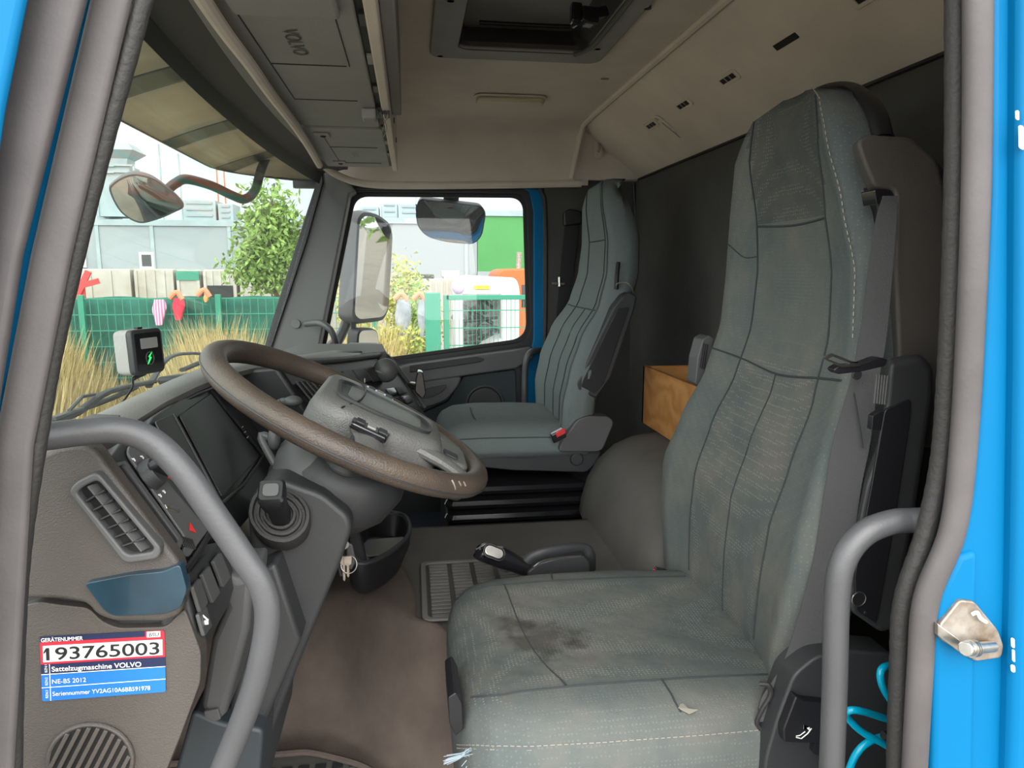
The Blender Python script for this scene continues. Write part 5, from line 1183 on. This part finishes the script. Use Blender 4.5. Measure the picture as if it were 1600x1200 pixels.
for k in range(9): mb.box(gx1, gx3, Yg-.006, Yg+.006, gz-.22*k-.20, gz-.22*k-.188)
mb.build('mesh_panel', M['green'], t)
t = empty('shade_net', (-3.2, 10.15, GZ), 'dark green shade netting stretched along the back of the mesh fence', 'netting')
rd = random.Random(5); x0, x1 = PY(60, 470, 10.1).x-1, PY(455, 470, 10.1).x; rows = []
for j, z in enumerate((PY(300, 464, 10.1).z, PY(300, 480, 10.1).z, PY(300, 500, 10.1).z, PY(300, 640, 10.1).z)):
    rows.append([V((x0+(x1-x0)*i/60, 10.12+.02*math.sin(i*.9+j), z+.012*math.sin(i*.5+j*2)+(rd.uniform(-.02, .02) if j == 3 else 0))) for i in range(61)])
o = MB().loft(rows, caps=False, closed=False).build('net', M['net'], t); sm = o.modifiers.new('t', 'SOLIDIFY'); sm.thickness = .004
# cloths hung on the fence
def cloth(label, px, w_, ht, m, Y=9.93, head=None, top=468):
    t = empty('hanging_cloth', PY(px, top, Y), label, 'cloth', 'cloths hung on the fence')
    rings = []
    for k in range(7):
        y = top+ht*k/6; s = w_*(.65+.35*math.sin(.4+k*.55)); c = PY(px, y, Y)
        rings.append([c+V((math.cos(i*math.pi/6)*s*.009*(1+.12*math.sin(i*3+k)), math.sin(i*math.pi/6)*.03, 0)) for i in range(12)])
    MB().loft(rings).build('fabric', m, t, ang=70)
    if head:
        c = PY(px, top-5, Y); MB().tube(catmull([PY(px-14, top, Y), PY(px-3, top-9, Y), PY(px+6, top+2, Y)], 5), .035, 8).build('knot', head, t)
st_ = mat('pink_striped_cloth', (.55, .16, .30), .9); tt = st_.node_tree; wv = tt.nodes.new('ShaderNodeTexWave'); wv.inputs['Scale'].default_value = 9; rr = tt.nodes.new('ShaderNodeValToRGB'); rr.color_ramp.elements[0].color = (.5, .10, .25, 1); rr.color_ramp.elements[1].color = (.75, .5, .6, 1); tcc = tt.nodes.new('ShaderNodeTexCoord'); tt.links.new(tcc.outputs['Object'], wv.inputs[0]); tt.links.new(wv.outputs['Fac'], rr.inputs[0]); tt.links.new(rr.outputs[0], tt.nodes['Principled BSDF'].inputs['Base Color'])
pk = mat('terracotta_cloth', (.55, .22, .12), .9)
cloth('pink striped cloth hanging on the green fence', 249, 9, 40, st_)
cloth('red cloth with orange knot hanging on the green fence', 279, 8, 34, mat('red_cloth', (.72, .03, .06), .9), head=pk, top=466)
cloth('small orange cloth bundle knotted on the top edge of the fence', 322, 4, 10, mat('orange_cloth', (.62, .30, .10), .9), head=pk, top=462)
cloth('grey wrapped bundle with orange top beside the large mirror', 630, 11, 70, M['pale'], Y=9.6, head=pk, top=468)
cloth('slimmer grey wrapped bundle next to the green gate post', 659, 6, 60, M['pale'], Y=9.6, head=pk, top=468)
# red cross marker
q = PY(128, 446, 10.5); t = T(MB().obox(q, V((.22, 0, .06)), (0, .02, 0), V((-.01, 0, .035))).obox(q, V((.10, 0, .19)), (0, .019, 0), V((.035, 0, -.018))).box(q.x-.02, q.x+.02, q.y+.02, q.y+.05, GZ, q.z).build('red_cross_marker', M['redb']), 'red crossed boards standing above the fence at the far left', 'marker')
# ---- cream containers / site cabins behind the fence
def cabin(label, x0, x1, y0, px_rows, Y, m, ribs=10, door=None, band=None):
    a, b = PY(x0, y0, Y), PY(x1, y0, Y); t = empty('container', ((a.x+b.x)/2, Y, GZ), label, 'container', 'containers behind the fence')
    a.x += .03; b.x -= .03; MB().box(a.x, b.x, Y, Y+2.4, GZ, a.z).build('container_body', m, t, bevel=.03)
    mb = MB(); n = ribs
    for k in range(n+1): x = a.x+(b.x-a.x)*k/n; x = min(max(x, a.x+.035), b.x-.035); mb.box(x-.035, x+.035, Y-.03, Y, GZ, a.z-.05)
    mb.build('rib', m, t)
    if band: MB().box(a.x, b.x, Y-.04, Y, a.z-.25, a.z-.02).build('band', band, t)
    if door: c = (a.x+b.x)/2; MB().box(c-.3, c+.3, Y-.05, Y, GZ+.1, a.z-.4).build('dark_opening', M['ink'], t)
Yc = 19.
cabin('weathered cream container farthest left behind the fence', 40, 205, 420, 0, Yc, M['cream'], 5)
cabin('cream container behind the pink cloth', 207, 272, 420, 0, Yc, M['cream'], 4)
cabin('white cabin with green top band behind the red cloth', 273, 313, 422, 0, Yc, M['cream'], 1, band=M['green'])
cabin('cream container with dark doorway left of the tree', 315, 370, 421, 0, Yc, M['cream'], 4, door=1)
cabin('cream container behind the tree trunk', 372, 470, 424, 0, Yc, M['cream'], 6)
cabin('long ribbed cream container seen past the large side mirror', 500, 735, 436, 0, Yc+1.5, M['cream'], 26)
# planks and tyres on top of the long container
for i, (a, b, y) in enumerate(((520, 558, 432), (640, 678, 432), (690, 718, 426), (693, 722, 434))):
    p, q = PY(a, y, Yc+2), PY(b, y, Yc+2); T(MB().box(p.x, q.x, Yc+2, Yc+2.6, p.z-.12, p.z+.06).build('timber_stack', M['ink'] if i < 2 else M['cream'], bevel=.02),
      ['dark beam left of the large mirror on the long container', 'dark beam right of the large mirror on the long container', 'upper pale timber on the long container', 'lower pale timber on the long container'][i], 'timber', 'timbers lying on the container')
# ---- big grey hall with rooftop ventilation
Yh = 46.
def hall(name, label, x0, x1, ytop, Y, m, seams, wins=()):
    a, b = PY(x0, ytop, Y), PY(x1, ytop, Y); t = empty(name, ((a.x+b.x)/2, Y, GZ), label, 'building')
    MB().box(a.x, b.x, Y, Y+12, GZ, a.z).build('wall', m, t)
    MB().box(a.x-.1, b.x+.1, Y-.12, Y+12, a.z-.25, a.z+.1).build('roof_edge', M['duct'], t)
    mb = MB()
    for s in seams: x = PY(s, ytop, Y).x; mb.box(x-.10, x+.10, Y-.08, Y, GZ, a.z-.25)
    if seams: mb.build('downpipe', M['duct'], t)
    for (p0, p1, q0, q1) in wins:
        c0, c1 = PY(p0, q0, Y), PY(p1, q1, Y); f_ = MB().box(c0.x-.15, c1.x+.15, Y-.10, Y, c1.z-.15, c0.z+.15).build('window', M['tw'], t); MB().box(c0.x, c1.x, Y-.14, Y-.10, c1.z, c0.z).build('pane', M['black'], f_)
    return t
hall('warehouse', 'long pale grey warehouse behind the containers on the left', 20, 419, 344, Yh, M['conc'], (150, 236, 357), ((118, 132, 392, 414), (222, 238, 398, 416)))
hall('warehouse', 'white warehouse seen above the container between side mirror and green hall', 423, 745, 341, Yh, mat('white_cladding', (.215, .235, .24), .7, var=.04), (728,))
hall('green_hall', 'bright green hall beyond the side window', 746, 1000, 331, Yh, M['ggreen'], (), ())
p, q = PY(746, 424, Yh-.3), PY(1000, 424, Yh-.3)
T(MB().box(p.x, q.x, Yh-.5, Yh-.2, GZ, p.z).build('plinth_wall', M['conc']), 'low pale wall running along the foot of the green hall', 'wall')
# rooftop stack
ROOF = PY(300, 344, Yh).z-.15
def P3(px, py, Y=Yh+2): return PY(px, py, Y)
t = empty('ventilation_stack', P3(188, 340), 'tall galvanised ventilation stack with flared cowl on the warehouse roof', 'ventilation stack')
def sq4(px, py, hw_, Y=Yh+2): c = P3(px, py); k = hw_*Y/1150; return [c+V((-k, -k, 0)), c+V((k, -k, 0)), c+V((k, k, 0)), c+V((-k, k, 0))]
MB().loft([sq4(188, 340, 22), sq4(188, 300, 22)]).build('stack_base', M['duct'], t); MB().loft([sq4(188, 300, 20), sq4(188, 262, 20)]).build('stack_shaft', M['duct'], t)
MB().loft([sq4(188, 262, 14), sq4(188, 250, 15), sq4(188, 238, 27), sq4(188, 226, 16)]).build('cowl', M['duct'], t)
mb = MB()
for s in (-1, 1):
    for y in (262, 272): a = P3(188+s*30, y); mb.box(min(a.x, P3(188, y).x), max(a.x, P3(188, y).x), a.y-1, a.y-.9, a.z-.05, a.z+.05)
    a = P3(188+s*30, 262); mb.box(a.x-.05, a.x+.05, a.y-1, a.y-.9, P3(188, 340).z, a.z)
mb.build('platform_rail', M['duct'], t)
lab = ['wide low ventilation unit left of the tall stack', 'long ventilation box right of the windscreen mirror', 'stepped duct box between mirror and tree', 'round-ended duct seen above the large side mirror', 'square roof unit beside the round-ended duct', 'ventilation box with louvres left of the window mirror']
for i, (a, b, y0, y1) in enumerate(((147, 172, 298, 342), (285, 338, 312, 342), (340, 365, 318, 342), (595, 622, 315, 340), (623, 655, 318, 340), (562, 592, 322, 340))):
    p, q = P3(a, y0), P3(b, y1); q.z = ROOF
    t = empty('rooftop_unit', (p.x, p.y, q.z), lab[i], 'ventilation unit', 'ventilation units on the warehouse roof')
    MB().box(p.x, q.x, p.y, p.y+2, q.z, p.z).build('casing', M['duct'], t, bevel=.15 if i == 3 else .03)
    mb = MB()
    for k in range(4): z = q.z+(p.z-q.z)*(k+.5)/4; mb.box(p.x+.2, q.x-.2, p.y-.08, p.y, z-.06, z+.06)
    mb.build('louvre', M['conc'], t)
for i, (a, y0) in enumerate(((247, 225), (278, 240), (650, 305))):
    p, q = P3(a, y0), P3(a, 342); q.z = ROOF; T(MB().box(p.x-.04, p.x+.04, p.y, p.y+.08, q.z, p.z).build('antenna', M['duct']), ['thin mast beside the tall stack, the taller one', 'shorter thin mast between the stack and the lattice mast', 'thin mast near the window mirror'][i], 'mast', 'thin masts on the roof')
# red lattice mast, far
t = empty('lattice_mast', P3(345, 342, 60), 'thin orange lattice mast showing faintly above the warehouse', 'mast')
mb = MB(); a, b = P3(338, 265, 60), P3(354, 342, 60); b.z = GZ
for x in (a.x, b.x): mb.box(x-.04, x+.04, 60, 60.1, b.z, a.z)
for k in range(7): z = b.z+(a.z-b.z)*k/6; mb.box(a.x, b.x, 60, 60.1, z-.04, z+.04)
mb.build('lattice', M['orange'], t)
# ---- trucks beyond the gate
Yt = 13.
t = empty('white_truck', PY(760, 560, Yt), 'stripped white truck cab standing behind the green gate', 'truck')
def tb(name, x0, y0, x1, y1, Y0, Y1, m, bv=.02): a, b = PY(x0, y0, Y0), PY(x1, y1, Y0); return MB().box(a.x, b.x, Y0, Y1, b.z, a.z).build(name, m, t, bevel=bv, seg=4)
MB().prism(roundpoly(poly([(712, 446), (722, 432), (735, 430), (806, 434), (812, 448), (812, 462), (712, 462)], Yt), .08), (0, 1.6, 0)).build('cab_roof', M['tw'], t, bevel=.04)
tb('front_pillar', 708, 455, 724, 560, Yt, Yt+.3, M['tw']); tb('rear_pillar', 783, 455, 812, 545, Yt, Yt+.3, M['tw'])
MB().prism(roundpoly(poly([(745, 568), (756, 545), (785, 530), (812, 528), (830, 540), (830, 700), (745, 700)], Yt-.3), .15), (0, 1.5, 0)).build('mudguard', M['tw'], t, bevel=.05)
tb('cab_back', 724, 470, 783, 600, Yt+1.3, Yt+1.5, mat('dark_scrap', (.10, .11, .11), .8, col2=(.35, .36, .36), vscale=5), .02)
mb = MB(); rd = random.Random(11)
for k in range(26):
    a = PY(rd.uniform(726, 782), rd.uniform(480, 560), Yt+.9); mb.tube(catmull([a, a+V((rd.uniform(-.3, .3), rd.uniform(-.2, .2), rd.uniform(-.3, .3))), a+V((rd.uniform(-.5, .5), 0, rd.uniform(-.3, .3)))], 4), rd.uniform(.015, .05), 6)
mb.build('engine_pipework', M['grey'], t)
MB().prism(poly([(740, 446), (765, 446), (765, 452), (740, 452)], Yt-.02), (0, .05, 0)).build('marker_lamp', mat('amber_lamp', (.75, .38, .03), .4), t)
a = PY(717, 455, Yt-.2); MB().ball(PY(716, 449, Yt-.2), .11, .09, .12).build('plastic_wrap', mat('violet_wrap', (.45, .36, .55), .6), t)
Yt = 18.
t = empty('orange_truck', PY(830, 560, Yt), 'orange truck cab with exhaust pipe behind the white truck', 'truck')
MB().prism(roundpoly(poly([(776, 428), (784, 420), (900, 418), (900, 530), (810, 530), (802, 500), (802, 440), (776, 440)], Yt), .1), (0, 2, 0)).build('cab', M['orange'], t, bevel=.05)
MB().cyl(PY(810, 425, Yt+.5), PY(811, 394, Yt+.5), .07).build('exhaust_pipe', M['rust'], t)
MB().box(PY(815, 445, Yt).x, PY(850, 445, Yt).x, Yt-.02, Yt, PY(815, 480, Yt).z, PY(815, 445, Yt).z).build('cab_window', M['gloss'], t)
for (dx) in (.3, 1.3): c = PY(830, 540, Yt); MB().cyl((c.x+dx, Yt-.1, GZ+.5), (c.x+dx, Yt+.25, GZ+.5), .5, n=24).build('wheel', M['ink'], t)

# trees behind the truck, caught by the side mirrors
for i, (x, y) in enumerate(((15, 3.6), (22, 7.5))):
    t = empty('tree', (x, y, GZ), ['green tree behind the truck, reflected in the tall side mirror, the nearer one', 'green tree behind the truck, reflected in the tall side mirror, the farther one'][i], 'tree')
    MB().tube([(x, y, GZ), (x, y, 0)], .15, 8).build('trunk', bpy.data.materials['bark'], t); foliage('crown', (x, y, 1.8), 2.4, 2.4, 2.6, 2500, .22, LG, t, 40+i)

# ================================================================== EXTERNAL PARTS OF THE TRUCK
# sun visor above the windscreen: tinted panels between dark ribs
t = empty('external_sun_visor', (-.6, 2.0, .40), 'beige translucent external sun visor with dark green ribs above the windscreen', 'sun visor')
def vis(y, s):                              # s 0 inner .. 1 outer edge
    e = max(0, (y-2.55)/.40); fr = -.66+.30*min(1, e)**2
    inn_ = -.42-.03*(1-((y-1.75)/1.2)**2); return V((inn_+(fr-inn_)*s, y, .425-.060*s-.012*s*s))
cuts = [.9, 1.60, 1.71, 2.10, 2.22, 2.60, 2.70, 2.95]
vr = mat('dark_green_visor_rib', (.012, .030, .026), .35)
for i, (a, b) in enumerate(zip(cuts, cuts[1:])):
    rows = [[vis(a+(b-a)*k/8, s) for k in range(9)] for s in (0, .25, .5, .75, 1)]
    o = MB().loft(rows, caps=False, closed=False).build('visor_rib' if i % 2 else 'visor_panel', vr if i % 2 else M['smoke'], t); sm = o.modifiers.new('t', 'SOLIDIFY'); sm.thickness = .005
MB().tube([vis(.9+k*.0525, 1) for k in range(40)], .006, 8).build('visor_edge', vr, t)
# front corner mirror on its curved arm
mc = PY(228, 310, 2.45)
t = empty('front_mirror', mc, 'convex front mirror on a curved black arm outside the windscreen', 'mirror')
e1 = (PY(284, 318, 2.45)-PY(172, 300, 2.45)).normalized(); 
mn = V((.30, -.80, -.50)).normalized()
mo = catmull([PP(x, y, mc, mn) for x, y in ((171, 298), (176, 286), (196, 274), (218, 272), (250, 284), (287, 318), (270, 332), (240, 344), (215, 347), (188, 330))], 5, True)
cc = sum(mo, V((0, 0, 0)))/len(mo)
def off(P, k, h): return [cc+(p-cc)*k+mn*h for p in P]
MB().loft([off(mo, .45, -.07), off(mo, .85, -.05), off(mo, 1.0, -.01), off(mo, 1.0, .004), off(mo, .95, .005)]).build('mirror_shell', M['grey'], t, ang=50)
MB().loft([off(mo, .95, .0045), off(mo, .7, .012), off(mo, .4, .017), off(mo, .1, .019)]).build('mirror_glass', M['mirror'], t, ang=60)
MB().tube(catmull([PY(262, 296, 2.50), PY(275, 286, 2.52), PY(292, 280, 2.55), PY(330, 290, 2.60), PY(362, 305, 2.63), PY(382, 311, 2.66), PY(398, 298, 2.68), PY(408, 265, 2.70), PY(420, 236, 2.74)], 6), .016, 12).build('mirror_arm', M['black'], t)
# big passenger-side mirror
Ym = 3.22
t = empty('main_side_mirror', PY(580, 420, Ym), 'tall rectangular side mirror on a grey arm outside the passenger window', 'mirror')
mn = V((.72, -.69, -.07)).normalized(); mq = PY(582, 420, Ym)
mo = roundpoly([PP(x, y, mq, mn) for x, y in ((568, 336), (588, 338), (607, 352), (612, 368), (606, 480), (598, 496), (560, 500), (552, 492), (560, 345))], .05, 5)
cc = sum(mo, V((0, 0, 0)))/len(mo)
MB().loft([off(mo, 1.07, -.09), off(mo, 1.10, -.04), off(mo, 1.06, .0), off(mo, 1.0, .004)]).build('mirror_shell', M['grey'], t, ang=50)
MB().prism(off(mo, .985, .004), mn*.003).build('mirror_glass', M['mirror'], t)
MB().prism(roundpoly(poly([(540, 330), (568, 330), (562, 430), (552, 500), (530, 545), (506, 556), (500, 545), (528, 520), (538, 480), (541, 400)], Ym+.02), .05), (0, .10, 0)).build('mirror_arm', M['grey'], t, bevel=.015)
MB().prism(roundpoly(poly([(542, 332), (566, 336), (566, 345), (556, 352), (545, 346)], Ym), .02), (0, .03, 0)).build('red_reflector', mat('faded_red', (.35, .06, .06), .5), t, bevel=.004)
Yw = 3.18
t = empty('wide_angle_mirror', PY(574, 528, Yw), 'small rounded wide-angle mirror below the tall side mirror', 'mirror')
mq = PY(574, 528, Yw); mo = roundpoly([PP(x, y, mq, mn) for x, y in ((560, 516), (588, 515), (592, 545), (558, 547))], .03, 5); cc = sum(mo, V((0, 0, 0)))/len(mo)
MB().loft([off(mo, 1.1, -.06), off(mo, 1.14, -.03), off(mo, 1.1, .0), off(mo, 1.0, .003)]).build('mirror_shell', M['dark'], t, ang=50)
MB().prism(off(mo, .98, .003), mn*.003).build('mirror_glass', M['mirror'], t)
MB().box(PY(548, 520, Yw).x, PY(556, 520, Yw).x, Yw, Yw+.05, PY(548, 548, Yw).z-.15, PY(548, 480, Yw).z).build('mirror_bracket', M['dark'], t, bevel=.005)
Yk = 3.22
t = empty('kerb_mirror', PY(705, 340, Yk), 'wide kerb view mirror hanging at the top of the passenger window', 'mirror')
mn = V((.05, -.86, -.50)).normalized(); mq = PY(705, 345, Yk); mo = roundpoly([PP(x, y, mq, mn) for x, y in ((652, 322), (658, 311), (752, 322), (758, 334), (752, 368), (740, 381), (700, 378), (668, 370), (652, 352))], .035, 5); cc = sum(mo, V((0, 0, 0)))/len(mo)
MB().loft([off(mo, .7, -.06), off(mo, 1.0, -.03), off(mo, 1.03, .0), off(mo, 1.0, .004)]).build('mirror_shell', M['dark'], t, ang=50)
MB().loft([off(mo, .985, .004), off(mo, .7, .010), off(mo, .4, .014), off(mo, .1, .016)]).build('mirror_glass', M['mirror'], t, ang=60)
MB().tube([PY(706, 286, Yk-.15), PY(706, 296, Yk-.05), PY(704, 322, Yk+.02)], .035, 10, flat=.5).build('mirror_bracket', M['black'], t)
# wipers
def wiper(label, blade, arm):
    t = empty('wiper', arm[0], label, 'wiper')
    MB().tube(catmull(arm, 5), .010, 8, flat=.5).build('wiper_arm', M['dark'], t)
    MB().tube(catmull(blade, 5), .011, 8, flat=.6).build('wiper_blade', M['ink'], t)
    b = catmull(blade, 5); mb = MB()
    for k in range(4, len(b)-8, 9): mb.tube([b[k]+V((0, 0, .012)), b[k+2]+V((0, 0, .026)), b[k+4]+V((0, 0, .012))], .004, 6)
    mb.build('blade_bow', M['grey'], t)
WX = lambda px, py, x=-.70: PX(px, py, x)
wiper('long wiper resting along the bottom of the windscreen at the left', [WX(60, 668), WX(120, 645), WX(170, 612), WX(240, 596)], [WX(80, 655), WX(160, 628), WX(210, 606), WX(190, 612)])
wiper('wiper arm standing angled behind the onboard unit', [WX(285, 578), WX(330, 560), WX(370, 548)], [WX(232, 604), WX(262, 560), WX(300, 552), WX(330, 556)])

# ------------------------------------------------------------------ lift everything to eye height
for o in bpy.data.objects:
    if o.parent is None and o.type != 'CAMERA' and o.type != 'LIGHT': o.location.z += H
